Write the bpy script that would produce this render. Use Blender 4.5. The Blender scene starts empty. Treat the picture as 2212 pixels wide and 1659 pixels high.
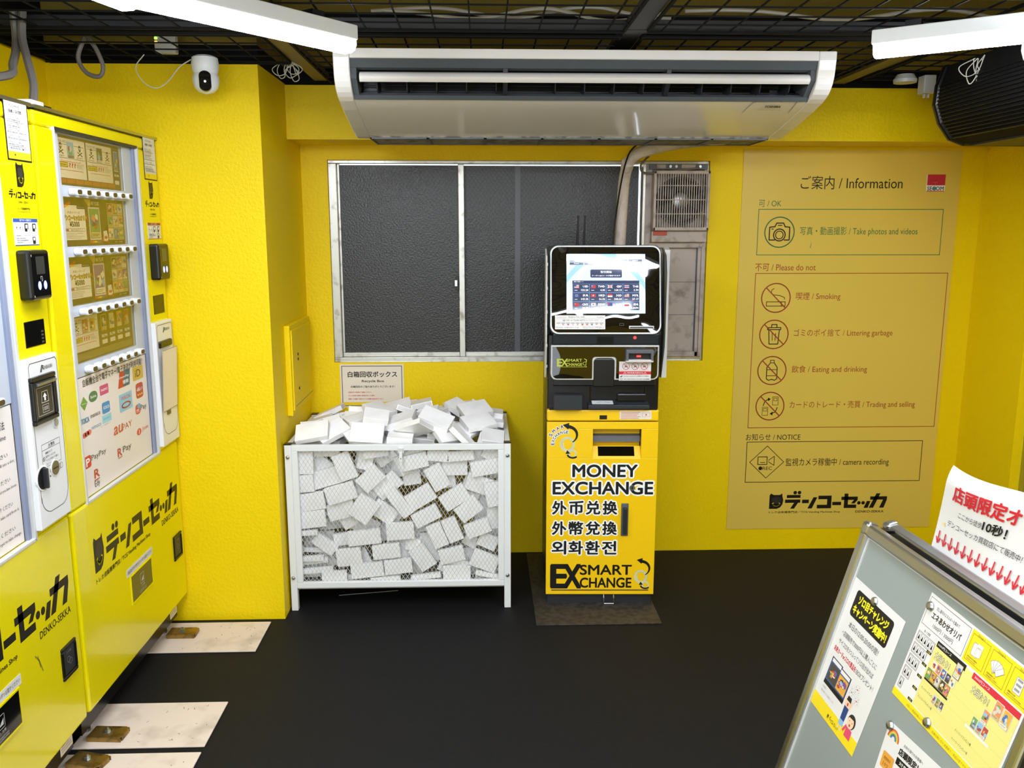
import bpy, bmesh, math, random
from mathutils import Vector, Matrix
R=math.radians; PI=math.pi
SC=bpy.context.scene; COL=SC.collection
# ---------------------------------------------------------------- camera, world, light levels
cd=bpy.data.cameras.new('camera'); cam=bpy.data.objects.new('camera',cd); COL.objects.link(cam)
cam.location=(0,0,1.5); cam.rotation_euler=(R(90-10.3),0,R(-2)); cd.sensor_width=36; cd.lens=1850/2212*36; cd.clip_start=.02
SC.camera=cam
w=bpy.data.worlds.new('world'); SC.world=w; w.use_nodes=True
w.node_tree.nodes['Background'].inputs[0].default_value=(.84,.93,1,1); w.node_tree.nodes['Background'].inputs[1].default_value=1.25
SC.view_settings.view_transform='Standard'; SC.view_settings.look='None'; SC.view_settings.exposure=1.36; SC.view_settings.gamma=1; SC.view_settings.use_curve_mapping=False
TUBE_STRENGTH=25.0
# ---------------------------------------------------------------- materials
def lin(h):
    h=h.lstrip('#'); v=[int(h[i:i+2],16)/255 for i in (0,2,4)]
    return tuple(x/12.92 if x<=.04045 else ((x+.055)/1.055)**2.4 for x in v)+(1,)
MATS={}
def mat(key,col,rough=.5,metal=0,emit=0,bump=None,coat=0,var=None,spec=.5,alpha=1):
    if key in MATS: return MATS[key]
    m=bpy.data.materials.new(key); m.use_nodes=True; nt=m.node_tree; b=nt.nodes['Principled BSDF']
    b.inputs['Base Color'].default_value=lin(col); b.inputs['Roughness'].default_value=rough; b.inputs['Metallic'].default_value=metal
    b.inputs['Specular IOR Level'].default_value=spec; b.inputs['Coat Weight'].default_value=coat; b.inputs['Coat Roughness'].default_value=.03
    b.inputs['Alpha'].default_value=alpha
    if emit: b.inputs['Emission Color'].default_value=lin(col); b.inputs['Emission Strength'].default_value=emit
    tc=nt.nodes.new('ShaderNodeTexCoord')
    if bump:   # (scale, distance, detail)
        n=nt.nodes.new('ShaderNodeTexNoise'); n.inputs['Scale'].default_value=bump[0]; n.inputs['Detail'].default_value=bump[2]
        nt.links.new(tc.outputs['Object'],n.inputs['Vector']); bp=nt.nodes.new('ShaderNodeBump'); bp.inputs['Distance'].default_value=bump[1]; bp.inputs['Strength'].default_value=1
        nt.links.new(n.outputs['Fac'],bp.inputs['Height']); nt.links.new(bp.outputs['Normal'],b.inputs['Normal'])
        if coat: nt.links.new(bp.outputs['Normal'],b.inputs['Coat Normal'])
    if var:    # (scale, second colour, low, high): worn or dirty patches
        n=nt.nodes.new('ShaderNodeTexNoise'); n.inputs['Scale'].default_value=var[0]; n.inputs['Detail'].default_value=6
        nt.links.new(tc.outputs['Object'],n.inputs['Vector']); mr=nt.nodes.new('ShaderNodeMapRange'); mr.inputs[1].default_value=var[2]; mr.inputs[2].default_value=var[3]
        nt.links.new(n.outputs['Fac'],mr.inputs[0]); mx=nt.nodes.new('ShaderNodeMix'); mx.data_type='RGBA'
        mx.inputs['A'].default_value=lin(col); mx.inputs['B'].default_value=lin(var[1]); nt.links.new(mr.outputs[0],mx.inputs['Factor']); nt.links.new(mx.outputs['Result'],b.inputs['Base Color'])
    MATS[key]=m; return m
def clear_mat(key,tint,ior=1.45,rough=.02):
    m=bpy.data.materials.new(key); m.use_nodes=True; nt=m.node_tree; nt.nodes.remove(nt.nodes['Principled BSDF']); out=nt.nodes['Material Output']
    t=nt.nodes.new('ShaderNodeBsdfTransparent'); t.inputs[0].default_value=lin(tint); g=nt.nodes.new('ShaderNodeBsdfGlossy'); g.inputs['Roughness'].default_value=rough
    f=nt.nodes.new('ShaderNodeFresnel'); ge=nt.nodes.new('ShaderNodeNewGeometry'); io=nt.nodes.new('ShaderNodeMapRange'); io.inputs[3].default_value=ior; io.inputs[4].default_value=1/ior; nt.links.new(ge.outputs['Backfacing'],io.inputs[0]); nt.links.new(io.outputs[0],f.inputs[0]); x=nt.nodes.new('ShaderNodeMixShader')
    nt.links.new(f.outputs[0],x.inputs[0]); nt.links.new(t.outputs[0],x.inputs[1]); nt.links.new(g.outputs[0],x.inputs[2]); nt.links.new(x.outputs[0],out.inputs[0])
    MATS[key]=m; return m
mat('wall_yellow','#f0d000',.5,bump=(85,.0021,4),spec=.22); mat('wall_black','#0a0a0a',.8,spec=.2); mat('shaded_yellow','#86721f',.8,bump=(60,.004,3))  # ceiling and upper-wall yellow has the shade above the mesh in its colour
mat('machine_yellow','#e8d800',.22,coat=.3); mat('kiosk_yellow','#f8ca0c',.3); mat('sign_yellow','#dfc152',.42)
mat('white_paint','#e4e6e6',.35); mat('ac_white','#e4e0db',.16,coat=.4); mat('cream','#d9c9ba',.5,var=(9,'#b9a899',.52,.75)); mat('silver','#b9bcbc',.3,1)
mat('alu','#c3c1b8',.38,.85,var=(25,'#8d8678',.55,.75)); mat('plate_grey','#b8bec8',.3); mat('panel_white','#e2e2e2',.3); mat('black_plastic','#0d0d0e',.28); mat('black_gloss','#050505',.06)
mat('black_wire','#080808',.75,spec=.2); mat('dark_bar','#2b2d33',.4); mat('bar_tan','#6d5f3b',.5); mat('charcoal','#22262a',.45); mat('grey_plastic','#5a5d62',.45)
mat('lightgrey','#c9c9c5',.35); mat('paper','#dbd9d6',.6); mat('paper_warm','#e6dccb',.6); mat('box_white','#f8f7f6',.55,var=(14,'#efedea',.45,.7)); mat('box_grey','#d2d0ce',.6)
mat('cable_grey','#6f6a66',.5); mat('cable_white','#c9c4b6',.5); mat('cable_black','#0c0c0c',.5); mat('pipe_wrap','#d0c2b6',.7,bump=(160,.002,2),var=(18,'#ac9e91',.5,.75))
mat('brass','#a98a4a',.35,.9,var=(30,'#6d5a34',.5,.7)); mat('foam_grey','#4c5156',.9,bump=(300,.001,2)); mat('vane_dark','#141619',.5); mat('filter_grey','#8d8880',.7,var=(30,'#5d5953',.45,.6))
mat('board_grey','#8b9490',.3); mat('fan_cream','#b4a79c',.5,var=(20,'#8b7f74',.5,.7)); mat('fan_dark','#24211f',.6); mat('red_label','#b4432c',.5); mat('steel_plate','#35312d',.5,.4,var=(40,'#4a453f',.4,.6))
mat('tube','#e9f1ff',.4,emit=TUBE_STRENGTH); mat('blue_led','#6a78ff',.3,emit=2.2); mat('red_glow','#ff2020',.3,emit=3); mat('green_led','#9cff40',.3,emit=2); mat('amber_led','#ffa030',.3,emit=2)
clear_mat('acrylic','#f6f3ea',1.5); clear_mat('glass_guard','#d8d8d4',1.4,.1)
def ink(h,rough=.45):
    return mat('ink_'+h.lstrip('#')+('' if rough==.45 else 'r%d'%(rough*100)),h,rough)
INK={'k':'#0c0b0a','w':'#f3f2ee','r':'#c8202c','g':'#2e7040','m':'#9c3a1e','b':'#2a4f9c','y':'#f2dc20','n':'#1e2440','dk':'#3a3630','gy':'#8d8d8d','lg':'#c8c8c4','o':'#d0702c','pk':'#d24a78','sk':'#6aa8cc','gr':'#6a9a3c','tl':'#2a8c9a'}
def mk(k):
    if k in MATS: return MATS[k]
    return ink(INK.get(k,k))
def special():
    # black rubber floor: seams between tiles, pale flecks
    m=bpy.data.materials.new('rubber_floor'); m.use_nodes=True; nt=m.node_tree; b=nt.nodes['Principled BSDF']; b.inputs['Roughness'].default_value=.62; b.inputs['Specular IOR Level'].default_value=.22
    tc=nt.nodes.new('ShaderNodeTexCoord'); br=nt.nodes.new('ShaderNodeTexBrick'); br.offset=0; br.inputs['Scale'].default_value=1; br.inputs['Brick Width'].default_value=.5; br.inputs['Row Height'].default_value=.5
    br.inputs['Mortar Size'].default_value=.0022; br.inputs['Color1'].default_value=lin('#0f0f11'); br.inputs['Color2'].default_value=lin('#111113'); br.inputs['Mortar'].default_value=lin('#0e0e0f')
    mp=nt.nodes.new('ShaderNodeMapping'); mp.inputs['Location'].default_value=(.03,.35,0); nt.links.new(tc.outputs['Object'],mp.inputs[0]); nt.links.new(mp.outputs[0],br.inputs['Vector'])
    v=nt.nodes.new('ShaderNodeTexVoronoi'); v.inputs['Scale'].default_value=26; nt.links.new(tc.outputs['Object'],v.inputs['Vector'])
    mr=nt.nodes.new('ShaderNodeMapRange'); mr.inputs[1].default_value=.02; mr.inputs[2].default_value=.05; mr.inputs[3].default_value=.5; mr.inputs[4].default_value=0; nt.links.new(v.outputs['Distance'],mr.inputs[0])
    vc=nt.nodes.new('ShaderNodeMath'); vc.operation='GREATER_THAN'; vc.inputs[1].default_value=.86; nt.links.new(v.outputs['Color'],vc.inputs[0])
    mu=nt.nodes.new('ShaderNodeMath'); mu.operation='MULTIPLY'; nt.links.new(mr.outputs[0],mu.inputs[0]); nt.links.new(vc.outputs[0],mu.inputs[1])
    mx=nt.nodes.new('ShaderNodeMix'); mx.data_type='RGBA'; mx.inputs['B'].default_value=lin('#6a6864'); nt.links.new(mu.outputs[0],mx.inputs['Factor']); nt.links.new(br.outputs['Color'],mx.inputs['A']); nt.links.new(mx.outputs['Result'],b.inputs['Base Color'])
    n=nt.nodes.new('ShaderNodeTexNoise'); n.inputs['Scale'].default_value=350; bp=nt.nodes.new('ShaderNodeBump'); bp.inputs['Distance'].default_value=.002; nt.links.new(tc.outputs['Object'],n.inputs['Vector']); nt.links.new(n.outputs['Fac'],bp.inputs['Height']); nt.links.new(bp.outputs[0],b.inputs['Normal'])
    MATS['rubber_floor']=m
    # wired obscure glass: rippled grey pane with a diamond wire net inside
    m=bpy.data.materials.new('wired_glass'); m.use_nodes=True; nt=m.node_tree; b=nt.nodes['Principled BSDF']; b.inputs['Roughness'].default_value=.3
    tc=nt.nodes.new('ShaderNodeTexCoord'); sx=nt.nodes.new('ShaderNodeSeparateXYZ'); nt.links.new(tc.outputs['Object'],sx.inputs[0])
    def M(op,a,bb):
        q=nt.nodes.new('ShaderNodeMath'); q.operation=op
        for i,z in enumerate((a,bb)):
            if isinstance(z,(int,float)): q.inputs[i].default_value=z
            else: nt.links.new(z,q.inputs[i])
        return q.outputs[0]
    fs=[]
    for s in (1,-1):
        d=M('ADD',sx.outputs['X'],M('MULTIPLY',sx.outputs['Z'],.72*s)); fr=M('FRACT',M('MULTIPLY',d,54),0); fs.append(M('LESS_THAN',fr,.13))
    wire=M('MAXIMUM',fs[0],fs[1])
    n=nt.nodes.new('ShaderNodeTexNoise'); n.inputs['Scale'].default_value=130; n.inputs['Detail'].default_value=3; nt.links.new(tc.outputs['Object'],n.inputs['Vector'])
    bp=nt.nodes.new('ShaderNodeBump'); bp.inputs['Distance'].default_value=.0022; nt.links.new(n.outputs['Fac'],bp.inputs['Height']); nt.links.new(bp.outputs[0],b.inputs['Normal'])
    mx=nt.nodes.new('ShaderNodeMix'); mx.data_type='RGBA'; mx.inputs['A'].default_value=lin('#302f2c'); mx.inputs['B'].default_value=lin('#17191b'); nt.links.new(wire,mx.inputs['Factor']); nt.links.new(mx.outputs['Result'],b.inputs['Base Color'])
    MATS['wired_glass']=m
    # wavy black acrylic of the kiosk front
    m=bpy.data.materials.new('wavy_black'); m.use_nodes=True; nt=m.node_tree; b=nt.nodes['Principled BSDF']; b.inputs['Base Color'].default_value=(.006,.005,.004,1); b.inputs['Roughness'].default_value=.02; b.inputs['Specular IOR Level'].default_value=1.0
    tc=nt.nodes.new('ShaderNodeTexCoord'); n=nt.nodes.new('ShaderNodeTexNoise'); n.inputs['Scale'].default_value=9; n.inputs['Detail'].default_value=0; nt.links.new(tc.outputs['Object'],n.inputs['Vector'])
    bp=nt.nodes.new('ShaderNodeBump'); bp.inputs['Distance'].default_value=.0035; nt.links.new(n.outputs['Fac'],bp.inputs['Height']); nt.links.new(bp.outputs[0],b.inputs['Normal'])
    MATS['wavy_black']=m
special()
def lamp_glow():   # diffuser: full glow straight down, weaker towards the rim
    nt=MATS['tube'].node_tree; b=nt.nodes['Principled BSDF']; g=nt.nodes.new('ShaderNodeNewGeometry'); s=nt.nodes.new('ShaderNodeSeparateXYZ'); m=nt.nodes.new('ShaderNodeMapRange')
    m.inputs[1].default_value=0; m.inputs[2].default_value=-.9; m.inputs[3].default_value=TUBE_STRENGTH*.30; m.inputs[4].default_value=TUBE_STRENGTH*1.35
    nt.links.new(g.outputs['True Normal'],s.inputs[0]); nt.links.new(s.outputs['Z'],m.inputs[0]); nt.links.new(m.outputs[0],b.inputs['Emission Strength'])
lamp_glow()
# ---------------------------------------------------------------- mesh builders
class MB:
    def __init__(s): s.v=[]; s.f=[]; s.m=[]; s.keys=[]
    def mi(s,k):
        if k not in s.keys: s.keys.append(k)
        return s.keys.index(k)
    def add(s,vs,fs,k):
        o=len(s.v); s.v+=[tuple(p) for p in vs]; s.f+=[tuple(i+o for i in f) for f in fs]; s.m+=[s.mi(k)]*len(fs); return s
    def box(s,x0,x1,y0,y1,z0,z1,k):
        return s.add([(x,y,z) for z in (z0,z1) for y in (y0,y1) for x in (x0,x1)],[(0,2,3,1),(4,5,7,6),(0,1,5,4),(2,6,7,3),(0,4,6,2),(1,3,7,5)],k)
    def obox(s,c,sx,sy,sz,rot,k):   # box with a rotation matrix
        q=MB().box(-sx/2,sx/2,-sy/2,sy/2,-sz/2,sz/2,k); return s.add([Vector(c)+rot@Vector(p) for p in q.v],q.f,k)
    def prism(s,poly,a0,a1,axis,k):  # polygon in the two other axes (in order), extruded along axis
        n=len(poly); put={'x':lambda a,p:(a,p[0],p[1]),'y':lambda a,p:(p[0],a,p[1]),'z':lambda a,p:(p[0],p[1],a)}[axis]
        return s.add([put(a0,p) for p in poly]+[put(a1,p) for p in poly],[tuple(range(n))[::-1],tuple(range(n,2*n))]+[(i,(i+1)%n,n+(i+1)%n,n+i) for i in range(n)],k)
    def tube(s,pts,r,k,n=8,closed=False):
        pts=[Vector(p) for p in pts]; N=len(pts); vs=[]; up=None
        for i,p in enumerate(pts):
            t=(pts[min(i+1,N-1)]-pts[max(i-1,0)]).normalized()
            if up is None: up=t.orthogonal().normalized()
            up=(up-t*up.dot(t)).normalized(); b=t.cross(up)
            rr=r[i] if isinstance(r,(list,tuple)) else r
            vs+=[p+(up*math.cos(2*PI*j/n)+b*math.sin(2*PI*j/n))*rr for j in range(n)]
        fs=[(i*n+j,i*n+(j+1)%n,(i+1)*n+(j+1)%n,(i+1)*n+j) for i in range(N-1) for j in range(n)]
        return s.add(vs,fs+[tuple(range(n))[::-1],tuple(range((N-1)*n,N*n))],k)
    def cyl(s,p0,p1,r,k,n=16): return s.tube([p0,p1],r,k,n)
    def lathe(s,c,prof,k,n=24,M=None):  # (radius, height) profile round local z
        vs=[]
        for r,h in prof: vs+=[Vector((r*math.cos(2*PI*j/n),r*math.sin(2*PI*j/n),h)) for j in range(n)]
        if M: vs=[M@p for p in vs]
        return s.add([Vector(c)+p for p in vs],[(i*n+j,i*n+(j+1)%n,(i+1)*n+(j+1)%n,(i+1)*n+j) for i in range(len(prof)-1) for j in range(n)]+[tuple(range(n))[::-1],tuple(range((len(prof)-1)*n,len(prof)*n))],k)
    def holed(s,x0,x1,z0,z1,h,y0,y1,k,depth=None,ki=None):  # slab (front at y0) with a rectangular opening h=(x0,x1,z0,z1); blind if depth
        a,b,c,d=h
        s.box(x0,x1,y0,y1,z0,c,k).box(x0,x1,y0,y1,d,z1,k).box(x0,a,y0,y1,c,d,k).box(b,x1,y0,y1,c,d,k)
        if depth is not None: s.box(a,b,y0+depth,y1,c,d,ki or k)
        return s
    def build(s,name,parent=None,world=False,bevel=0,smooth=False,seg=2,solid=0):
        me=bpy.data.meshes.new(name); vs=s.v
        if parent is not None and world: I=MW[parent.name].inverted(); vs=[tuple(I@Vector(p)) for p in vs]
        me.from_pydata(vs,[],s.f)
        for k in s.keys: me.materials.append(mk(k))
        me.polygons.foreach_set('material_index',s.m)
        if smooth: me.polygons.foreach_set('use_smooth',[True]*len(s.f))
        me.update(); o=bpy.data.objects.new(name,me); COL.objects.link(o)
        if parent is not None: o.parent=parent
        if bevel:
            b=o.modifiers.new('bevel','BEVEL'); b.width=bevel; b.segments=seg; b.limit_method='ANGLE'; b.angle_limit=R(35)
        if smooth and bevel==0:
            try: me.set_sharp_from_angle(angle=R(40))
            except Exception: pass
        return o
MW={}
def tag(o,label,cat,group=None,kind=None):
    o['label']=label; o['category']=cat
    if group: o['group']=group
    if kind: o['kind']=kind
    return o
def thing(name,label,cat,loc=(0,0,0),rz=0,group=None):
    o=bpy.data.objects.new(name,None); COL.objects.link(o); o.location=loc; o.rotation_euler=(0,0,rz); o.empty_display_size=.05
    MW[o.name]=Matrix.Translation(loc)@Matrix.Rotation(rz,4,'Z'); return tag(o,label,cat,group)
def struct(name,mb,**k):
    o=mb.build(name,**k); o['kind']='structure'; return o
def centred(mb):
    """move the mesh so that its origin is the bottom centre; returns the world origin"""
    xs,ys,zs=zip(*mb.v); c=Vector(((min(xs)+max(xs))/2,(min(ys)+max(ys))/2,min(zs))); mb.v=[tuple(Vector(p)-c) for p in mb.v]; return c
def solo(name,mb,label,cat,group=None,kind=None,**k):
    c=centred(mb); o=mb.build(name,**k); o.location=c; return tag(o,label,cat,group,kind)
def spline(pts,n=8):
    P=[Vector(p) for p in pts]; P=[P[0]*2-P[1]]+P+[P[-1]*2-P[-2]]; out=[]
    for i in range(1,len(P)-2):
        for j in range(n):
            t=j/n; a,b,c,d=P[i-1:i+3]; out.append(.5*((2*b)+(c-a)*t+(2*a-5*b+4*c-d)*t*t+(3*b-a-3*c+d)*t**3))
    return out+[P[-2]]
# ---------------------------------------------------------------- flat printing: text, shapes
_tx={}
def glyphs(st,res):
    key=(st,res)
    if key not in _tx:
        cu=bpy.data.curves.new('t','FONT'); cu.body=st; cu.resolution_u=res; cu.fill_mode='FRONT'
        ob=bpy.data.objects.new('t',cu); COL.objects.link(ob); dg=bpy.context.evaluated_depsgraph_get(); me=ob.evaluated_get(dg).to_mesh()
        vs=[(v.co.x,v.co.y) for v in me.vertices]; fs=[tuple(p.vertices) for p in me.polygons]
        ob.evaluated_get(dg).to_mesh_clear(); bpy.data.objects.remove(ob); bpy.data.curves.remove(cu)
        if not vs: vs=[(0,0),(1,0),(1,1)]; fs=[]
        xs=[p[0] for p in vs]; ys=[p[1] for p in vs]; _tx[key]=([(x-min(xs),y-min(ys)) for x,y in vs],fs,max(xs)-min(xs),max(ys)-min(ys))
    return _tx[key]
class CV:
    """prints into a mesh on the plane O + U*u + V*v, each layer a little further out along the normal"""
    def __init__(s,mb,O=(0,0,0),U=(1,0,0),V=(0,0,1),eps=.00025,base=0):
        s.mb=mb; s.O=Vector(O); s.U=Vector(U); s.V=Vector(V); s.N=s.U.cross(s.V).normalized(); s.e=eps; s.b=base
    def sub(s,u,v,rot=0,sx=1,sy=1):
        c=CV(s.mb); c.e=s.e; c.b=s.b; c.N=s.N; c.O=s.O+s.U*u+s.V*v; ca,sa=math.cos(rot),math.sin(rot)
        c.U=(s.U*ca+s.V*sa)*sx; c.V=(s.V*ca-s.U*sa)*sy; return c
    def P(s,p,L): return s.O+s.U*p[0]+s.V*p[1]+s.N*(s.b+L*s.e)
    def poly(s,pts,k,L=1): s.mb.add([s.P(p,L) for p in pts],[tuple(range(len(pts)))],k); return s
    def rect(s,u0,u1,v0,v1,k,L=1): return s.poly([(u0,v0),(u1,v0),(u1,v1),(u0,v1)],k,L)
    def rr(s,u0,u1,v0,v1,r,k,L=1,n=5):
        pts=[]
        for cx,cy,a in ((u1-r,v0+r,-90),(u1-r,v1-r,0),(u0+r,v1-r,90),(u0+r,v0+r,180)):
            pts+=[(cx+r*math.cos(R(a+90*i/n)),cy+r*math.sin(R(a+90*i/n))) for i in range(n+1)]
        return s.poly(pts,k,L)
    def rrf(s,u0,u1,v0,v1,r,t,k,L=1,n=5):   # rounded outline of width t
        pts=[]
        for cx,cy,a in ((u1-r,v0+r,-90),(u1-r,v1-r,0),(u0+r,v1-r,90),(u0+r,v0+r,180)):
            pts+=[(cx+r*math.cos(R(a+90*i/n)),cy+r*math.sin(R(a+90*i/n))) for i in range(n+1)]
        return s.line(pts+[pts[0]],t,k,L)
    def frame(s,u0,u1,v0,v1,t,k,L=1): return s.rect(u0,u1,v0,v0+t,k,L).rect(u0,u1,v1-t,v1,k,L).rect(u0,u0+t,v0,v1,k,L).rect(u1-t,u1,v0,v1,k,L)
    def disc(s,u,v,r,k,L=1,n=20,ry=None): return s.poly([(u+r*math.cos(2*PI*i/n),v+(ry or r)*math.sin(2*PI*i/n)) for i in range(n)],k,L)
    def arc(s,u,v,r,t,k,L=1,a0=0,a1=360,n=28,ry=None):
        return s.line([(u+r*math.cos(R(a0+(a1-a0)*i/n)),v+(ry or r)*math.sin(R(a0+(a1-a0)*i/n))) for i in range(n+1)],t,k,L)
    def line(s,pts,t,k,L=1):
        for (a,b),(c,d) in zip(pts[:-1],pts[1:]):
            dx,dy=c-a,d-b; l=math.hypot(dx,dy) or 1; nx,ny=-dy/l*t/2,dx/l*t/2; ex,ey=dx/l*t*.2,dy/l*t*.2
            s.poly([(a-ex-nx,b-ey-ny),(c+ex-nx,d+ey-ny),(c+ex+nx,d+ey+ny),(a-ex+nx,b-ey+ny)],k,L)
        return s
    def text(s,st,u,v,h,w=None,k='k',L=2,al='l',res=2,bold=0,grow=0,slant=0):
        """bounding box of the drawn string: height h, width w (or natural) from (u,v)"""
        vs,fs,W,H=glyphs(st,res); sy=h/H; sx=(w/W) if w else sy; ww=W*sx
        if al=='c': u-=ww/2
        if al=='r': u-=ww
        b=bold*h*1.15; t=grow+b; n=12 if grow else (2 if res<2 else 6)
        offs=[(0,0)]+([(t*math.cos(2*PI*i/n),t*math.sin(2*PI*i/n)) for i in range(n)] if t else [])
        for i,(a,b) in enumerate(offs): s.mb.add([s.P((u+x*sx+slant*y*sy+a,v+y*sy+b),L+.07*i) for x,y in vs],fs,k)
        return s
def sheet(w,h,th=.0006,k='paper'):
    """a thin sheet lying in x-z, face towards -y, and its canvas"""
    m=MB().box(0,w,0,th,0,h,k); return m,CV(m)
OWL=[(0,0),(.55,0),(.8,.1),(.95,.32),(1,.6),(.93,.84),(.9,1.08),(.74,.97),(.3,.97),(.1,1.08),(0,.94)]
def owl(c,u,v,w,h,bg='machine_yellow',k='k',L=1):
    c=c.sub(u,v,0,w,h); c.poly(OWL,k,L); c.disc(.5,.62,.34,'#2b2a28',L+1,ry=.24); c.arc(.5,.46,.24,.12,bg,L+2,195,345,12)
def katakana(c,u,v,w,h,k='k',L=1):
    """the block-letter shop name, seven characters drawn as bars"""
    c=c.sub(u,v,0,w/785,h/140)
    def q(*p): c.poly([(a-535,1438-b) for a,b in p],k,L)
    def rc(a,b,d,e): q((a,e),(d,e),(d,b),(a,b))
    for x in (607,640,1103,1136): c.disc(x-535,(126 if x<900 else 40),14,k,L,12)
    rc(545,1330,650,1354); rc(533,1366,650,1392); q((575,1438),(605,1438),(634,1392),(603,1392))
    rc(664,1368,716,1396); q((708,1438),(742,1438),(780,1350),(750,1350))
    rc(788,1338,890,1366); rc(857,1366,890,1410); rc(780,1410,890,1438); rc(898,1388,966,1414)
    rc(966,1348,1092,1374); q((1042,1402),(1070,1402),(1092,1374),(1064,1374)); rc(988,1324,1018,1438); rc(1018,1411,1084,1438)
    q((1142,1438),(1174,1438),(1192,1384),(1164,1384)); rc(1188,1348,1318,1374); q((1182,1438),(1216,1438),(1265,1324),(1234,1324)); q((1262,1438),(1296,1438),(1318,1374),(1288,1374))
def lines(c,u,v,w,n,dv,h,k='dk',L=2,seed=1,chars='商品購入方法注意事項販売機電子決済利用可能当店確認案内'):
    """n short lines of small print"""
    rd=random.Random(seed)
    for i in range(n):
        m=rd.randint(max(4,int(w/h/1.2*.6)),max(5,int(w/h/1.1))); st=''.join(rd.choice(chars) for _ in range(m)); c.text(st,u,v-i*dv,h,min(w,m*h*1.1),k,L,res=1)
def card(c,u0,u1,v0,v1,seed,L=2,edge='lg',tall=True):
    """a generic trading card: border, picture of colour patches, text box"""
    rd=random.Random(seed); pal=['#b8412e','#d9a23a','#3f6fb0','#6d9b52','#e6d9b8','#7a4d8c','#c9c2b4','#4a423c','#d98a5a','#88b4d0']
    w,h=u1-u0,v1-v0; c.rect(u0,u1,v0,v1,edge,L); b=w*.06; c.rect(u0+b,u1-b,v0+b,v1-b,rd.choice(pal),L+1)
    for i in range(7):
        x=u0+b+rd.random()*(w-2*b)*.6; y=v0+h*.3+rd.random()*h*.4; pts=[]; rx=w*(.12+.16*rd.random()); ry=h*(.06+.14*rd.random()); n=rd.randint(3,7); a=rd.random()*6
        for j in range(n): pts.append((min(u1-b,max(u0+b,x+rx+rx*math.cos(a+2*PI*j/n))),min(v1-b,max(v0+b,y+ry*math.sin(a+2*PI*j/n)))))
        c.poly(pts,rd.choice(pal),L+2+i*.3)
    if tall: c.rect(u0+b*1.5,u1-b*1.5,v0+b*1.5,v0+h*.24,rd.choice(['#e4dcc4','#c9b27a','#8a8176']),L+5); [c.rect(u0+w*.15,u1-w*(.2+.1*j),v0+h*(.17-.05*j),v0+h*(.185-.05*j),'dk',L+6) for j in range(2)]
# ---------------------------------------------------------------- the room
Y='wall_yellow'; K='wall_black'
struct('floor',MB().box(-1.5,2.6,-1.6,3.82,-.1,0,'rubber_floor'))
b=MB()
b.box(-.775,-.663,3.82,3.94,0,2.45,Y).box(1.0,2.22,3.82,3.94,0,2.45,Y).box(-.663,1.0,3.82,3.94,0,.908,Y).box(-.663,1.0,3.82,3.94,1.79,2.45,Y)
struct('wall_back',b)
struct('wall_pillar',MB().box(-1.5,-.775,3.155,3.94,0,2.062,Y).box(-1.5,-.775,3.16,3.94,2.062,2.125,K).box(-1.5,-.775,3.16,3.94,2.125,2.45,'shaded_yellow'))
struct('wall_left',MB().box(-1.62,-1.5,-1.6,3.94,0,2.07,Y).box(-1.62,-1.5,-1.6,3.94,2.07,2.45,K))
struct('wall_right',MB().box(2.22,2.72,3.41,3.94,0,2.09,Y).box(2.22,2.72,3.41,3.94,2.09,2.45,K).box(2.6,2.72,-1.6,3.41,0,2.09,Y).box(2.6,2.72,-1.6,3.41,2.09,2.45,K))
struct('trim_1',MB().box(-.775,2.22,3.57,3.82,1.85,2.058,Y).box(-.775,2.22,3.58,3.82,2.058,2.13,K).box(-.775,2.22,3.58,3.82,2.13,2.45,'shaded_yellow'))
struct('wall_rear_added',MB().box(.35,2.72,-1.72,-1.6,0,2.45,Y))  # unseen half wall added for the reflections in the kiosk's black panels
struct('ceiling',MB().box(-1.62,2.72,-1.6,3.94,2.45,2.55,'shaded_yellow'))
# window: aluminium frame, two sashes of wired obscure glass
win=bpy.data.objects.new('window_1',None); COL.objects.link(win); win['kind']='structure'; win.location=(.17,3.88,.908); MW[win.name]=Matrix.Translation(win.location)
b=MB().box(-.663,1.0,3.835,3.92,.908,.928,'alu').box(-.663,1.0,3.835,3.92,1.776,1.79,'alu').box(-.663,-.628,3.835,3.92,.928,1.776,'alu').box(.975,1.0,3.835,3.92,.928,1.776,'alu').box(-.64,.99,3.828,3.84,.898,.912,'alu')
b.build('window_frame',win,world=True,bevel=.002)
MB().box(-.628,-.08,3.872,3.878,.945,1.772,'wired_glass').build('pane',win,world=True); MB().box(-.085,.70,3.888,3.894,.945,1.772,'wired_glass').build('pane',win,world=True)
MB().box(-.102,-.076,3.850,3.884,.928,1.776,'alu').box(-.628,-.102,3.858,3.884,.928,.947,'alu').box(-.628,-.618,3.858,3.884,.947,1.776,'alu').build('sash_frame',win,world=True,bevel=.002)
MB().box(.149,.173,3.884,3.900,.945,1.772,'grey_plastic').box(-.076,.70,3.878,3.902,.928,.945,'alu').build('sash_frame',win,world=True)
b=MB().box(-.116,-.103,3.838,3.85,1.23,1.29,'charcoal').box(-.122,-.108,3.83,3.84,1.245,1.275,'silver'); b.build('window_lock',win,world=True,bevel=.002)
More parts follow.
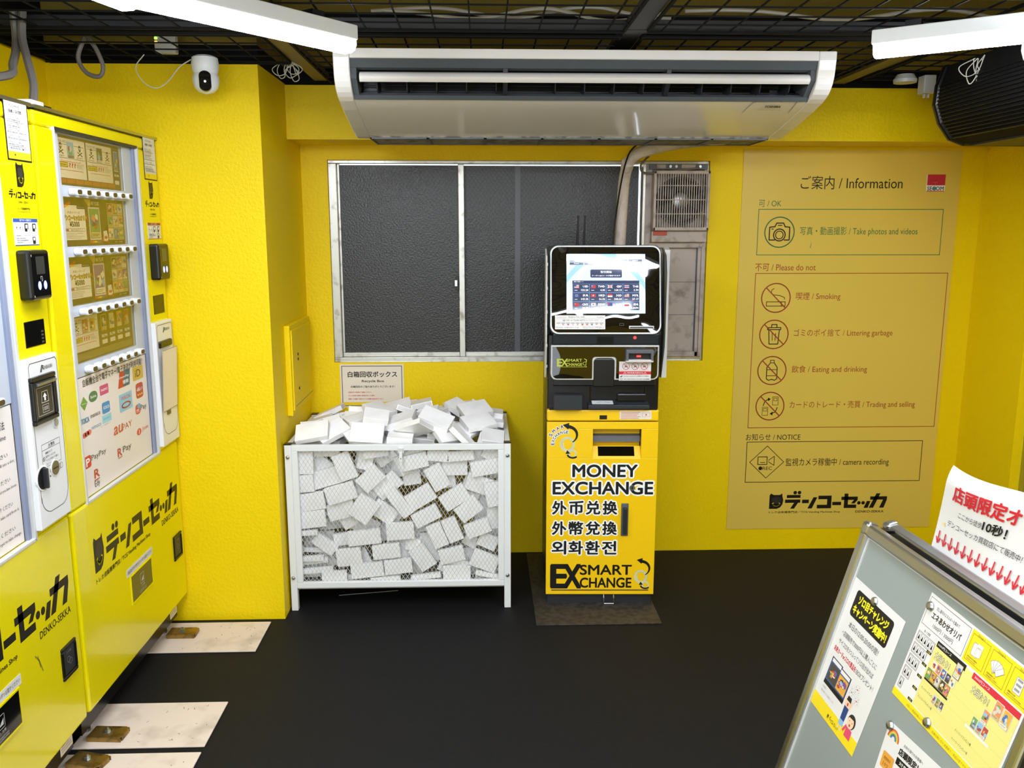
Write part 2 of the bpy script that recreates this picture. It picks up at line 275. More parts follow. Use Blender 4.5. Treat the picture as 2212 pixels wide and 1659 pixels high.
# window fan filling the right third
t=thing('window_fan','cream exhaust fan with round grille above a blank panel, filling the window right end','fan',(.84,3.86,.93)); F='fan_cream'
b=MB().box(.703,.716,3.80,3.86,.928,1.775,'alu').box(.716,.745,3.815,3.86,.928,1.775,F).box(.975,.99,3.815,3.86,.928,1.775,F).box(.716,.975,3.83,3.86,1.74,1.775,F)
b.box(.745,.785,3.82,3.86,.928,1.44,F).box(.96,.975,3.82,3.86,.928,1.44,F).box(.745,.975,3.815,3.86,1.415,1.44,F).box(.745,.975,3.82,3.86,.928,.95,F)
b.build('mounting_frame',t,world=True,bevel=.002)
b=MB().box(.745,.99,3.79,3.86,1.44,1.49,F).box(.745,.99,3.765,3.775,1.49,1.505,F).box(.745,.99,3.765,3.775,1.73,1.745,F).box(.745,.757,3.765,3.86,1.49,1.745,F).box(.978,.99,3.765,3.86,1.49,1.745,F).box(.757,.978,3.82,3.86,1.49,1.745,F).box(.757,.978,3.77,3.86,1.738,1.745,F)
b.build('housing',t,world=True,bevel=.003)
b=MB()
for i in range(21): x=.763+i*.0104; b.box(x,x+.0035,3.764,3.772,1.503,1.733,F)
for z in (1.56,1.62,1.68): b.box(.757,.978,3.768,3.774,z,z+.004,F)
b.build('grille',t,world=True)
mm=Matrix.Rotation(R(90),4,'X'); b=MB().lathe((.868,3.815,1.618),[(.105,0),(.105,.03),(.096,.03),(.096,0)],'fan_dark',36,mm).lathe((.868,3.818,1.618),[(.095,0),(.095,.002)],'grey_plastic',32,mm); b.build('fan_ring',t,world=True)
b=MB()
for i in range(5):
    a=2*PI*i/5; ca,sa=math.cos(a),math.sin(a); P=[(.868+r*math.cos(a+d),3.80-q,1.618+r*math.sin(a+d)) for r,d,q in ((.03,-.3,0),(.09,-.45,.004),(.09,.35,.012),(.03,.4,.01))]; b.add(P,[(0,1,2,3)],'fan_dark')
b.build('fan_blade',t,world=True)
MB().lathe((.868,3.805,1.618),[(.036,0),(.034,.018),(.02,.024)],'silver',24,mm).build('motor_hub',t,world=True,smooth=True)
MB().box(.752,.812,3.785,3.79,1.470,1.489,'red_label').build('warning_label',t,world=True)
b=MB().box(.785,.96,3.838,3.85,.95,1.415,'ac_white').box(.785,.96,3.836,3.838,1.262,1.264,F).box(.785,.96,3.836,3.838,1.115,1.117,F).box(.958,.962,3.83,3.838,.95,1.42,'grey_plastic'); b.keys=['fan_cream','grey_plastic','grey_plastic'][:len(b.keys)]
b.build('blank_panel',t,world=True)
b=MB().box(.73,.985,3.80,3.83,1.752,1.776,'grey_plastic').box(.76,.80,3.796,3.80,1.757,1.772,F).box(.87,.93,3.796,3.80,1.757,1.772,F); [b.cyl((x,3.80,1.764),(x,3.792,1.764),.006,'silver',10) for x in (.82,.845,.95)]
b.build('top_bracket',t,world=True)
for x in (.735,.965): MB().lathe((x,3.79,1.425),[(.008,0),(.008,.01),(.004,.012)],F,14,mm).build('knob',t,world=True)
b=MB().tube(spline([(.945,3.785,1.757),(.86,3.78,1.748),(.78,3.78,1.738),(.715,3.78,1.735),(.688,3.76,1.742),(.682,3.75,1.765),(.70,3.74,1.79),(.71,3.72,1.80)]),.0045,'cable_grey')
solo('power_cable',b,'thin grey cable hooking over the top left corner of the window fan','cable',smooth=True)
b=MB().tube(spline([(.95,3.42,1.845),(.80,3.46,1.834),(.69,3.50,1.815),(.615,3.56,1.785),(.598,3.64,1.72),(.598,3.70,1.60),(.594,3.72,1.40),(.594,3.74,1.20)]),.024,'pipe_wrap',14)
b.tube([(.598,3.575,1.765),(.597,3.60,1.745)],.026,'pipe_wrap',14)
solo('wrapped_pipe',b,'beige tape-wrapped air conditioner pipe running down in front of the window','pipe',smooth=True)
b=MB().tube(spline([(.63,3.46,1.835),(.60,3.50,1.81),(.587,3.54,1.775),(.578,3.60,1.70),(.570,3.68,1.56),(.562,3.70,1.42),(.56,3.72,1.25)]),.0035,'cable_black')
solo('drain_cable',b,'thin black cable beside the beige wrapped pipe on the window','cable',smooth=True)
# painted meter box on the pillar's side
t=thing('meter_box','yellow painted metal meter box on the side of the pillar above the crate','box',(-.775,3.553,.77))
MB().box(-.775,-.752,3.353,3.752,.765,1.125,Y).build('box_body',t,world=True,bevel=.003)
b=MB().box(-.752,-.747,3.368,3.738,.785,1.105,Y).box(-.749,-.7465,3.39,3.735,.796,.799,'charcoal'); b.build('box_door',t,world=True,bevel=.001)
for z in (.86,.98,1.0): MB().cyl((-.747,3.46,z),(-.744,3.46,z),.006,'charcoal',10).build('keyhole',t,world=True)
# information sign on the back wall
def sign():
    t=thing('information_sign','large matte yellow information board with camera and no-smoking icons, on the back wall','sign',(1.145,3.816,.103))
    m=MB().box(0,.972,0,.004,0,1.735,'sign_yellow'); c=CV(m); G='g'; M_='m'; KK='k'
    c.text('ご案内 / Information',.259,1.566,.058,.455,KK,res=4)
    c.rect(.821,.905,1.559,1.631,'w'); c.rect(.824,.905,1.584,1.631,'#c0203c',2); c.text('SECOM',.826,1.562,.017,.074,'n',3,bold=.02); c.rect(.851,.866,1.566,1.575,'tl',4); c.rect(.824,.903,1.5575,1.5605,'r',3); c.text('Security',.85,1.594,.006,None,'#e8909c',3,res=1); c.text('by',.859,1.587,.005,None,'#e8909c',3,res=1)
    c.text('可 / OK',.077,1.490,.030,.101,G,res=3); c.frame(.077,.909,1.279,1.481,.003,G)
    c.text('写真・動画撮影 / Take photos and videos',.268,1.362,.042,.531,G,res=3)
    c.text('不可 / Please do not',.075,1.209,.033,.274,M_,res=3); c.frame(.077,.955,.489,1.2,.003,M_)
    for y,s in ((1.075,'喫煙 / Smoking'),(.909,'ゴミのポイ捨て / Littering garbage'),(.742,'飲食 / Eating and drinking'),(.576,'カードのトレード・売買 / Trading and selling')):
        c.text(s,.267,y,.039,{0:.203,1:.455,2:.35,3:.587}[[1.075,.909,.742,.576].index(y)],M_,res=3)
    c.text('お知らせ / NOTICE',.071,.430,.032,.256,KK,res=3); c.frame(.077,.907,.228,.424,.003,KK)
    c.text('監視カメラ稼働中 / camera recording',.265,.300,.043,.488,KK,res=3)
    # icons
    c.arc(.176,1.380,.066,.005,G); q=c.sub(.176,1.380)
    q.line([(-.02,-.034),(-.045,-.034),(-.045,.022),(-.022,.024),(-.014,.04),(.016,.04),(.024,.024),(.045,.022),(.045,-.034),(.022,-.034)],.005,KK,2); q.arc(0,-.012,.026,.005,KK,2); q.arc(0,-.012,.017,.004,KK,2); q.line([(-.008,.03),(.01,.03)],.004,KK,2); q.line([(-.036,.014),(-.028,.014)],.004,KK,2)
    for v in (1.089,.924,.758,.592):
        c.arc(.176,v,.065,.005,M_,2); c.line([(.130,v+.046),(.222,v-.046)],.005,M_,3)
    q=c.sub(.176,1.089); q.frame(-.043,.045,-.038,-.016,.003,KK); q.rect(.025,.028,-.038,-.016,KK); q.line([(-.01,.042),(-.02,.036),(-.022,.024),(-.012,.014),(.02,.01),(.038,.002),(.04,-.006)],.003,KK)
    q=c.sub(.176,.924); q.line([(-.024,.02),(-.02,-.044),(.02,-.044),(.024,.02)],.004,KK); q.frame(-.032,.032,.02,.033,.004,KK); q.line([(-.012,.033),(-.012,.045),(.012,.045),(.012,.033)],.004,KK); [q.line([(a,.005),(a*.8,-.028)],.003,KK) for a in (-.008,.008)]
    q=c.sub(.176,.758); q.frame(-.010,.010,.034,.049,.003,KK); q.line([(-.010,.034),(-.024,.014),(-.024,-.038),(-.014,-.045),(0,-.041),(.014,-.045),(.024,-.038),(.024,.014),(.010,.034)],.004,KK); q.line([(-.024,.004),(.024,.004)],.003,KK); q.line([(-.024,-.024),(.024,-.024)],.003,KK)
    q=c.sub(.176,.592); 
    for a,d in ((.010,.004),(-.036,-.044)): q.frame(a,a+.028,d,d+.04,.002,KK); q.frame(a+.005,a+.023,d+.02,d+.034,.002,KK)
    q.line([(-.032,.002),(-.024,.024),(-.008,.032)],.004,KK); q.poly([(-.012,.04),(.002,.034),(-.009,.023)],KK); q.line([(.034,-.006),(.026,-.028),(.010,-.034)],.004,KK); q.poly([(.014,-.026),(.0,-.036),(.014,-.044)],KK)
    q=c.sub(.175,.326); q.line([(0,.077),(.08,0),(0,-.077),(-.08,0),(0,.077)],.003,KK); q.frame(-.043,.003,-.013,.027,.0035,KK); q.line([(-.03,-.002),(-.008,-.002)],.003,KK); q.line([(.008,.008),(.035,.028),(.035,-.016),(.008,.002)],.003,KK); q.disc(-.028,-.030,.009,KK); q.text('REC',-.018,-.038,.016,.045,KK,res=2)
    owl(c,.198,.098,.066,.07,'sign_yellow'); katakana(c,.274,.098,.486,.087)
    c.text('トレカ自販機専門店／TCG Vending Machines Shop',.198,.074,.013,.34,KK,res=2,bold=.01); c.text('DENKO-SEKKA',.612,.075,.011,.135,KK,res=2,bold=.02)
    c.poly([(.316,1.312),(.321,1.330),(.319,1.345),(.323,1.329),(.319,1.31)],'#8f7d3a',1)   # a scuff
    m.build('sign_board',t)
sign()
def notice():
    t=thing('recycle_notice','white and yellow Japanese recycle box notice on the wall behind the crate','notice',(-.640,3.8185,.703))
    m,c=sheet(.285,.197,.0012,'paper_warm'); c.frame(.007,.278,.006,.190,.0028,'k'); c.rect(.0098,.2752,.0088,.024,'#e8c81c',1); KK='#1a1814'
    c.text('白箱回収ボックス',.035,.138,.026,.22,KK,res=4,bold=.025); c.text('Recycle Box',.097,.112,.0135,.1,KK,res=3,bold=.025); c.text('白箱回収のご協力ありがとうございます！',.047,.090,.0095,.197,KK,res=2,bold=.02)
    for i,s in enumerate(('白箱以外の投函はご遠慮ください。','ゴミの投棄や故障の原因があった場合、','警察への通報と防犯カメラの映像を提出を行います。')): c.text(s,.034,.066-.0155*i,.0065,(.105,.12,.16)[i],'r',res=1,bold=.02)
    owl(c,.127,.0115,.006,.008,'#e8c81c'); katakana(c,.135,.0115,.035,.009); m.build('notice_sheet',t)
notice()
b=MB().box(2.272,2.40,3.385,3.41,.05,1.55,'#b9aed0').box(2.262,2.272,3.38,3.41,.05,1.56,'silver')
solo('wall_panel',b,'tall lilac framed panel at the far right edge of the room','panel')
# ---------------------------------------------------------------- ceiling air conditioner
def aircon():
    X0,X1=-.45,1.105
    t=thing('air_conditioner','long white ceiling air conditioner with open louver above the window','air conditioner',((X0+X1)/2,3.1,1.81))
    prof=[(2.755,2.04),(2.756,2.012),(2.760,1.985),(2.766,1.962),(2.774,1.945),(2.786,1.930),(2.802,1.917),(2.824,1.906),(2.85,1.897),(2.885,1.888),(2.92,1.879),(2.96,1.871),(3.0,1.863),(3.1,1.843),(3.21,1.825),(3.25,1.822),(3.27,1.84),(3.44,1.84),(3.44,2.04)]
    W='ac_white'
    for a,bb in ((X0,X0+.05),(X1-.055,X1)): MB().prism(prof,a,bb,'x',W).build('end_cap',t,world=True,bevel=.004)
    a,bb=X0+.05,X1-.055
    MB().prism([(2.758,2.04),(2.760,2.012),(2.785,2.010),(2.80,2.04)],a,bb,'x',W).build('top_strip',t,world=True,bevel=.002)
    fp=[(2.842,1.902),(2.85,1.899),(2.92,1.881),(3.0,1.865),(3.1,1.845),(3.205,1.828)]
    MB().prism(fp+[(y,z+.008) for y,z in fp[::-1]],a,bb,'x',W).build('front_panel',t,world=True,smooth=True)
    m=MB(); c=CV(m,(.865,2.925,1.8788),(1,0,0),(0,-.09,.018)); c.U=Vector((.155,0,0)); c.V=Vector((0,-.085,.0225)); c.N=Vector((0,-.24,-.97)); c.e=.0008; c.b=.0006
    c.line([(0,0),(.08,1),(.98,1),(1.0,.0)],.02,'gy',1); c.text('TOSHIBA',.38,.5,.16,.34,'dk',2,bold=.03); c.text('INVERTER AIR CONDITIONER',.27,.25,.08,.5,'gy',2,res=1); m.build('badge',t,world=True)
    b=MB().prism([(2.766,2.011),(2.772,1.986),(2.80,1.983),(2.83,2.011)],a,bb,'x','foam_grey').prism([(2.838,1.900),(2.826,1.912),(2.86,1.925),(2.88,1.915)],a,bb,'x','foam_grey')
    for x in (a,bb-.018): b.prism([(2.772,2.01),(2.778,1.955),(2.83,1.912),(2.93,1.95),(2.93,2.01)],x,x+.018,'x','foam_grey')
    b.build('outlet_foam',t,world=True)
    MB().box(a,bb,2.955,2.975,1.90,2.035,'black_plastic').box(a,bb,2.80,2.96,2.02,2.03,'black_plastic').prism([(2.86,1.905),(2.97,1.888),(2.97,1.892),(2.86,1.91)],a,bb,'x','black_plastic').build('outlet_duct',t,world=True)
    b=MB()
    for i in range(4): b.box(a+.02,bb-.02,2.91+.01*i,2.918+.01*i,1.935+.02*i,1.938+.02*i,'vane_dark')
    b.build('inner_grille',t,world=True)
    v=[(2.774,1.944),(2.765,1.950),(2.762,1.958),(2.768,1.968),(2.782,1.975),(2.815,1.981),(2.815,1.977),(2.785,1.970),(2.772,1.962),(2.768,1.955),(2.771,1.953),(2.777,1.947)]
    o=MB().prism(v,a+.028,bb-.022,'x',W).build('louver_flap',t,world=True,smooth=True)
    for i in range(15):
        x=a+.075+i*.093
        if i in (5,10): continue
        MB().prism([(2.80,1.955),(2.815,1.925),(2.87,1.918),(2.92,1.94),(2.90,1.965)],x,x+.003,'x','charcoal').build('air_vane',t,world=True)
    for x in (.07,.58): MB().prism([(2.775,2.0),(2.782,1.95),(2.83,1.912),(2.86,1.93),(2.84,2.0)],x,x+.014,'x','charcoal').box(x-.012,x+.026,2.772,2.79,1.948,1.953,'cream').build('flap_bracket',t,world=True)
    b=MB().box(a,bb,3.205,3.435,1.822,1.828,'filter_grey')
    for i in range(8): x=a+i*(bb-a)/7-.004; b.box(max(a,x),min(bb,x+.010),3.21,3.435,1.818,1.823,'grey_plastic')
    for y in (3.21,3.425): b.box(a,bb,y,y+.01,1.818,1.823,'grey_plastic')
    b.build('intake_grille',t,world=True)
    MB().box(a,bb,3.2,3.44,1.83,2.04,W).box(a,bb,2.98,3.2,1.90,2.04,W).build('casing',t,world=True)
aircon()
# the black unit along the right wall
def black_unit():
    X=2.16
    t=thing('black_air_unit','black covered air unit with curved end, hung below the mesh at the top right','air conditioner',(1.88,2.7,1.78))
    P=[(1.60,2.05),(1.578,1.98),(1.575,1.92),(1.598,1.86),(1.64,1.808),(1.69,1.79),(2.2,1.79),(2.2,2.05)]
    MB().prism([(x,z) for x,z in P],2.4,3.03,'y','wall_black').build('housing',t,world=True,bevel=.006)
    Q=[(1.595,2.055),(1.572,1.985),(1.568,1.92),(1.591,1.857),(1.634,1.802),(1.686,1.783),(2.205,1.783),(2.205,2.055)]
    MB().prism(Q,3.03,3.06,'y','black_plastic').build('end_cap',t,world=True,bevel=.01)
    b=MB()
    for i in range(16):
        f=i/15; k=f*3; j=min(int(k),2); (xa,za),(xb,zb)=P[j+1],P[j+2]; g=k-j; x=xa+(xb-xa)*g; z=za+(zb-za)*g; b.box(x-.007,x+.002,2.4,3.02,z-.0015,z+.0015,'black_plastic')
    b.build('front_ribs',t,world=True)
    MB().box(1.70,2.18,2.4,3.02,1.783,1.791,'charcoal').build('bottom_panel',t,world=True)
black_unit()
# ---------------------------------------------------------------- lamps
def batten(name,a,b,label,group='zigzag row of tube lamps'):
    ax,ay=a; bx,by=b; L=math.hypot(bx-ax,by-ay); rz=math.atan2(by-ay,bx-ax)
    t=thing(name,label,'lamp',((ax+bx)/2,(ay+by)/2,1.972),rz,group)
    MB().box(-L/2,L/2,-.036,.036,.032,.07,'white_paint').build('lamp_body',t,bevel=.003)
    pr=[(-.034,.034),(-.034,.018),(-.027,.006),(-.014,0),(.014,0),(.027,.006),(.034,.018),(.034,.034)]
    MB().prism(pr,-L/2+.006,L/2-.006,'x','tube').build('diffuser',t,smooth=True)
    for x in (-L*.3,L*.3): MB().box(x-.02,x+.02,-.02,.02,.07,.088,'black_plastic').build('clip',t)
for a,b,l in (((-.744,2.004),(-.36,2.494),'bright white tube lamp slanting across the top left, nearest the white air conditioner'),
    ((-.775,2.04),(-.93,1.46),'bright tube lamp whose rounded end shows at the very top left edge'),
    ((1.107,2.507),(1.52,2.205),'bright white tube lamp at the top right, beside the black air unit')): batten('tube_lamp',a,b,l)
for i,(a,b) in enumerate((((1.56,2.12),(1.27,1.62)),((-.85,1.38),(-.35,1.08)),((.36,1.84),(.92,1.58)),((.25,.72),(.82,.95)),((.95,.25),(1.5,.5)),((-.3,1.02),(-.75,.62)),((-.1,.2),(.5,-.1)))):
    batten('tube_lamp',a,b,'white tube lamp of the zigzag row under the ceiling mesh, behind the viewer')
# ---------------------------------------------------------------- mesh ceiling
def grid(x0,x1,y0,y1,label,dx=0,dy=0):
    b=MB(); x=x0+.02+dx
    while x<x1: b.box(x-.002,x+.002,y0,y1,2.065,2.069,'black_wire'); x+=.1
    y=y0+.03+dy
    while y<y1: b.box(x0,x1,y-.002,y+.002,2.061,2.065,'black_wire'); y+=.1
    for q in (x0,x1): b.box(q-.004,q+.004,y0,y1,2.063,2.071,'black_wire')
    for q in (y0,y1): b.box(x0,x1,q-.004,q+.004,2.060,2.068,'black_wire')
    solo('wire_grid_panel',b,label,'grid','black wire mesh panels of the ceiling')
grid(-1.48,-.66,1.3,2.63,'black wire ceiling grid panel over the vending machines'); grid(-1.48,-.66,2.69,3.15,'black wire ceiling grid panel behind the dome camera over the pillar')
grid(-.59,.42,.5,2.63,'black wire ceiling grid panel nearest, left of the grey ceiling bar',.04); grid(-.59,.42,2.69,3.56,'black wire ceiling grid panel behind the left lamp, over the air conditioner',.04)
grid(.49,1.40,.5,2.63,'black wire ceiling grid panel right of the grey ceiling bar',.02); grid(.49,1.36,2.69,3.56,'black wire ceiling grid panel over the right half of the air conditioner',.02)
grid(1.47,2.20,1.0,2.63,'black wire ceiling grid panel over the right lamp'); grid(1.47,2.20,2.69,3.40,'black wire ceiling grid panel above the black air unit')
solo('ceiling_bar',MB().box(-1.5,2.2,2.635,2.685,2.070,2.10,'dark_bar'),'long grey steel ceiling bar running across above the air conditioner','bar',bevel=.002)
solo('ceiling_bar',MB().box(.425,.485,.2,2.635,2.072,2.10,'dark_bar').box(.425,.485,2.685,3.56,2.072,2.10,'dark_bar'),'grey steel ceiling bar pointing away above the middle of the air conditioner','bar',bevel=.002)
solo('ceiling_bar',MB().box(-.655,-.595,2.69,3.56,2.072,2.10,'bar_tan'),'tan ceiling bar left of the air conditioner behind the left lamp','bar',bevel=.002)
solo('ceiling_bar',MB().box(1.405,1.465,2.69,3.56,2.072,2.10,'bar_tan'),'tan ceiling bar right of the air conditioner under the right lamp','bar',bevel=.002)
solo('cable_tray',MB().box(-1.48,2.18,3.0,3.12,2.15,2.155,'wall_black').box(-1.48,2.18,3.0,3.006,2.15,2.195,'wall_black').box(-1.48,2.18,3.114,3.12,2.15,2.195,'wall_black'),'black cable tray above the ceiling mesh','tray')
rd=random.Random(4)
for nm,y,z,ph,x0,x1,lb in (('cable',2.93,2.185,0,-.35,.62,'pale cable sagging along the tray above the mesh, upper of the pair'),('cable',2.87,2.165,1.9,-.3,.58,'pale cable twisting along the tray above the mesh, lower of the pair'),('cable',2.90,2.18,.7,.66,1.9,'pale flat cable running right above the mesh')):
    pts=[(x0+(x1-x0)*i/12,y+.02*math.sin(i*1.3+ph),z+.014*math.sin(i*.9+ph)) for i in range(13)]
    solo(nm,MB().tube(spline(pts,5),.006,'cable_white',6),lb,'cable',smooth=True)
for pts,lb in (([(-1.31,2.6,2.10),(-1.31,2.6,2.03),(-1.29,2.55,1.98),(-1.275,2.5,1.94),(-1.26,2.45,1.905),(-1.27,2.3,1.87),(-1.29,2.15,1.845)],'grey corrugated hose curving left from the mesh to the near vending machine'),
    ([(-1.285,2.6,2.10),(-1.285,2.585,2.03),(-1.25,2.53,1.96),(-1.21,2.47,1.885),(-1.19,2.42,1.835),(-1.185,2.41,1.826)],'grey corrugated hose dropping from the mesh behind the yellow vending machines')):
    solo('cable_hose',MB().tube(spline(pts,8),.011,'cable_grey',8),lb,'hose',smooth=True)
solo('cable_loop',MB().tube(spline([(-1.24,2.88,2.09),(-1.265,2.88,2.03),(-1.245,2.88,1.985),(-1.205,2.88,1.972),(-1.19,2.88,2.0),(-1.205,2.88,2.05),(-1.23,2.88,2.09)],8),.007,'cable_grey',8),'grey cable loop hanging under the mesh left of the dome camera','cable',smooth=True)
def dome(loc,label,yaw):
    t=thing('dome_camera',label,'camera',loc,yaw); W='white_paint'
    MB().lathe((0,0,.062),[(.034,.056),(.041,.052),(.044,.03),(.042,.012),(.036,0)][::-1],W,28).lathe((0,0,.114),[(.03,0),(.03,.006)],'lightgrey',24).build('camera_base',t,smooth=True)
    MB().lathe((0,0,0),[(.004,0),(.024,.006),(.037,.020),(.043,.040),(.042,.056),(.036,.066)],W,28).build('camera_head',t,smooth=True)
    m=MB(); P=[]
    for i in range(24):
        a=2*PI*i/24; P.append((.019*math.cos(a),.036+ (.015 if math.sin(a)>0 else -.015)+.017*math.sin(a)))
    m.prism(P,-.046,-.01,'y','black_gloss'); m.build('lens_window',t,bevel=.002)
    MB().cyl((0,-.047,.034),(0,-.045,.034),.004,'silver',10).build('lens',t)
dome((-.905,2.99,1.936),'white dome security camera hanging in front of the yellow pillar',R(13)); dome((1.352,2.13,1.885),'white dome security camera cut off by the right edge of the view',R(10))
b=MB().tube(spline([(-.95,2.99,2.045),(-.99,2.99,2.02),(-1.03,2.99,1.975),(-1.07,2.99,1.955),(-1.11,2.99,1.975),(-1.13,2.99,2.02),(-1.10,2.99,2.06)],8),.0018,'cable_white',6)
solo('camera_wire',b,'thin white wire drooping left of the dome camera on the pillar','wire',smooth=True)
def coil(cx,cy,z,n,s,label,seed,w=.05,h=.06):
    rd=random.Random(seed); m=MB()
    for i in range(n):
        x=cx+rd.uniform(-w,w); hh=h*rd.uniform(.6,1.1); d=rd.uniform(.012,.03); sh=rd.uniform(-.03,.03)
        m.tube(spline([(x,cy,z),(x-d+sh,cy+.004,z-hh*.5),(x-d*.4+sh,cy,z-hh),(x+d*.5+sh,cy-.004,z-hh*.9),(x+d*.7,cy,z-hh*.4),(cx,cy,z+.01)],6),.0016,'cable_white',5)
    solo('wire_bundle',m,label,'wires',smooth=True)
coil(-.68,3.2,2.075,6,1,'bundle of looped white wires hanging at the pillar corner left of the air conditioner',3); coil(1.595,2.80,2.03,6,1,'coil of white wire hanging on the black air unit',8,.035,.075)
t=thing('network_router','white wall box with small green and orange lights above the mesh by the dome camera','router',(-1.05,3.06,2.085)); MB().box(-1.085,-1.015,3.045,3.075,2.075,2.145,'lightgrey').build('router_body',t,world=True,bevel=.004)
for z,k in ((2.128,'green_led'),(2.12,'green_led'),(2.108,'amber_led')): MB().box(-1.083,-1.074,3.0435,3.045,z,z+.004,k).build('indicator_light',t,world=True)
b=MB().lathe((1.586,3.3,2.035),[(.04,0),(.042,.012),(.036,.02),(.03,.03)],'lightgrey',24); solo('smoke_detector',b,'round white smoke detector at the right end of the mesh','detector',smooth=True)
solo('junction_box',MB().box(1.645,1.69,3.27,3.32,1.995,2.06,'lightgrey').box(1.655,1.662,3.285,3.30,1.98,1.995,'lightgrey').box(1.670,1.677,3.285,3.30,1.98,1.995,'lightgrey'),'small white socket box beside the smoke detector','box',bevel=.003)
solo('wall_bracket',MB().box(.40,.44,3.05,3.06,2.085,2.12,'bar_tan').box(.40,.44,3.02,3.06,2.085,2.09,'bar_tan'),'small brass bracket under the mesh left of the middle ceiling bar','bracket')
# ---------------------------------------------------------------- money changer kiosk
def swirl(c,u,v,s,ring='#e9ecc8',L=1,small=False):
    """arrow-and-rings emblem in a box s wide and 1.9 s tall"""
    q=c.sub(u,v,0,s,s)
    q.arc(.42,.78,.34,.13,ring,L,0,360,26,.36); q.arc(.5,.74,.3,.05,ring,L+1,160,330,14,.3)
    q.arc(.72,.24,.18,.09,ring,L,0,360,20,.2)
    P=[];Q=[]
    for i in range(13):
        a=R(-58+i*12); rr=.52; th=.03+.075*i/12; P.append((.42+(rr+th)*math.cos(a),1.30+(rr+th)*math.sin(a)*.9)); Q.append((.42+(rr-th)*math.cos(a),1.30+(rr-th)*math.sin(a)*.9))
    for i in range(12): q.poly([P[i],P[i+1],Q[i+1],Q[i]],'k',L+2)
    q.poly([(.16,1.86),(.52,1.98),(.46,1.60)],'k',L+2)
    P=[(.72+.30*math.cos(R(200+i*14)),.26+.24*math.sin(R(200+i*14))) for i in range(9)]; q.line(P,.09,'k',L+2); q.poly([(.32,.24),(.42,.46),(.58,.26)],'k',L+2)
def flag(c,u,v,w,h,n,L=3):
    c.rect(u,u+w,v,v+h,'w',L); e=L+.6; E=L+1.2
    if n in('US','MY'):
        for i in range(4): c.rect(u,u+w,v+h*i/4,v+h*(i+.55)/4,'r',e)
        c.rect(u,u+w*.45,v+h*.48,v+h,'b',E); n=='MY' and c.disc(u+w*.2,v+h*.74,h*.15,'y',E+.5,8)
    elif n=='TW': c.rect(u,u+w,v,v+h,'r',e); c.rect(u,u+w*.48,v+h*.45,v+h,'b',E); c.disc(u+w*.24,v+h*.72,h*.14,'w',E+.5,8)
    elif n=='GB': c.rect(u,u+w,v,v+h,'b',e); c.line([(u,v),(u+w,v+h)],h*.18,'w',e+.2); c.line([(u,v+h),(u+w,v)],h*.18,'w',e+.2); c.rect(u+w*.38,u+w*.62,v,v+h,'w',e+.4); c.rect(u,u+w,v+h*.33,v+h*.67,'w',e+.4); c.rect(u+w*.43,u+w*.57,v,v+h,'r',E); c.rect(u,u+w,v+h*.41,v+h*.59,'r',E)
    elif n=='TH': c.rect(u,u+w,v,v+h*.17,'r',e); c.rect(u,u+w,v+h*.83,v+h,'r',e); c.rect(u,u+w,v+h*.33,v+h*.67,'b',e)
    elif n=='EU': c.rect(u,u+w,v,v+h,'b',e); c.arc(u+w/2,v+h/2,h*.3,h*.06,'y',E)
    elif n=='HK': c.rect(u,u+w,v,v+h,'r',e); c.disc(u+w/2,v+h/2,h*.22,'w',E,5)
    elif n=='SG': c.rect(u,u+w,v+h/2,v+h,'r',e)
    elif n=='CN': c.rect(u,u+w,v,v+h,'r',e); c.disc(u+w*.2,v+h*.7,h*.14,'y',E,5)
    elif n=='KR': c.disc(u+w/2,v+h/2,h*.25,'r',e,12); c.poly([(u+w/2-h*.25,v+h/2),(u+w/2,v+h*.25),(u+w/2+h*.25,v+h/2)],'b',E); [c.rect(u+w*a,u+w*(a+.12),v+h*d,v+h*(d+.12),'k',E) for a in(.12,.74) for d in(.14,.72)]
    elif n=='AU': c.rect(u,u+w,v,v+h,'b',e); c.rect(u,u+w*.4,v+h*.5,v+h,'r',E)
    else: c.rect(u,u+w,v,v+h*.5,'r',e)
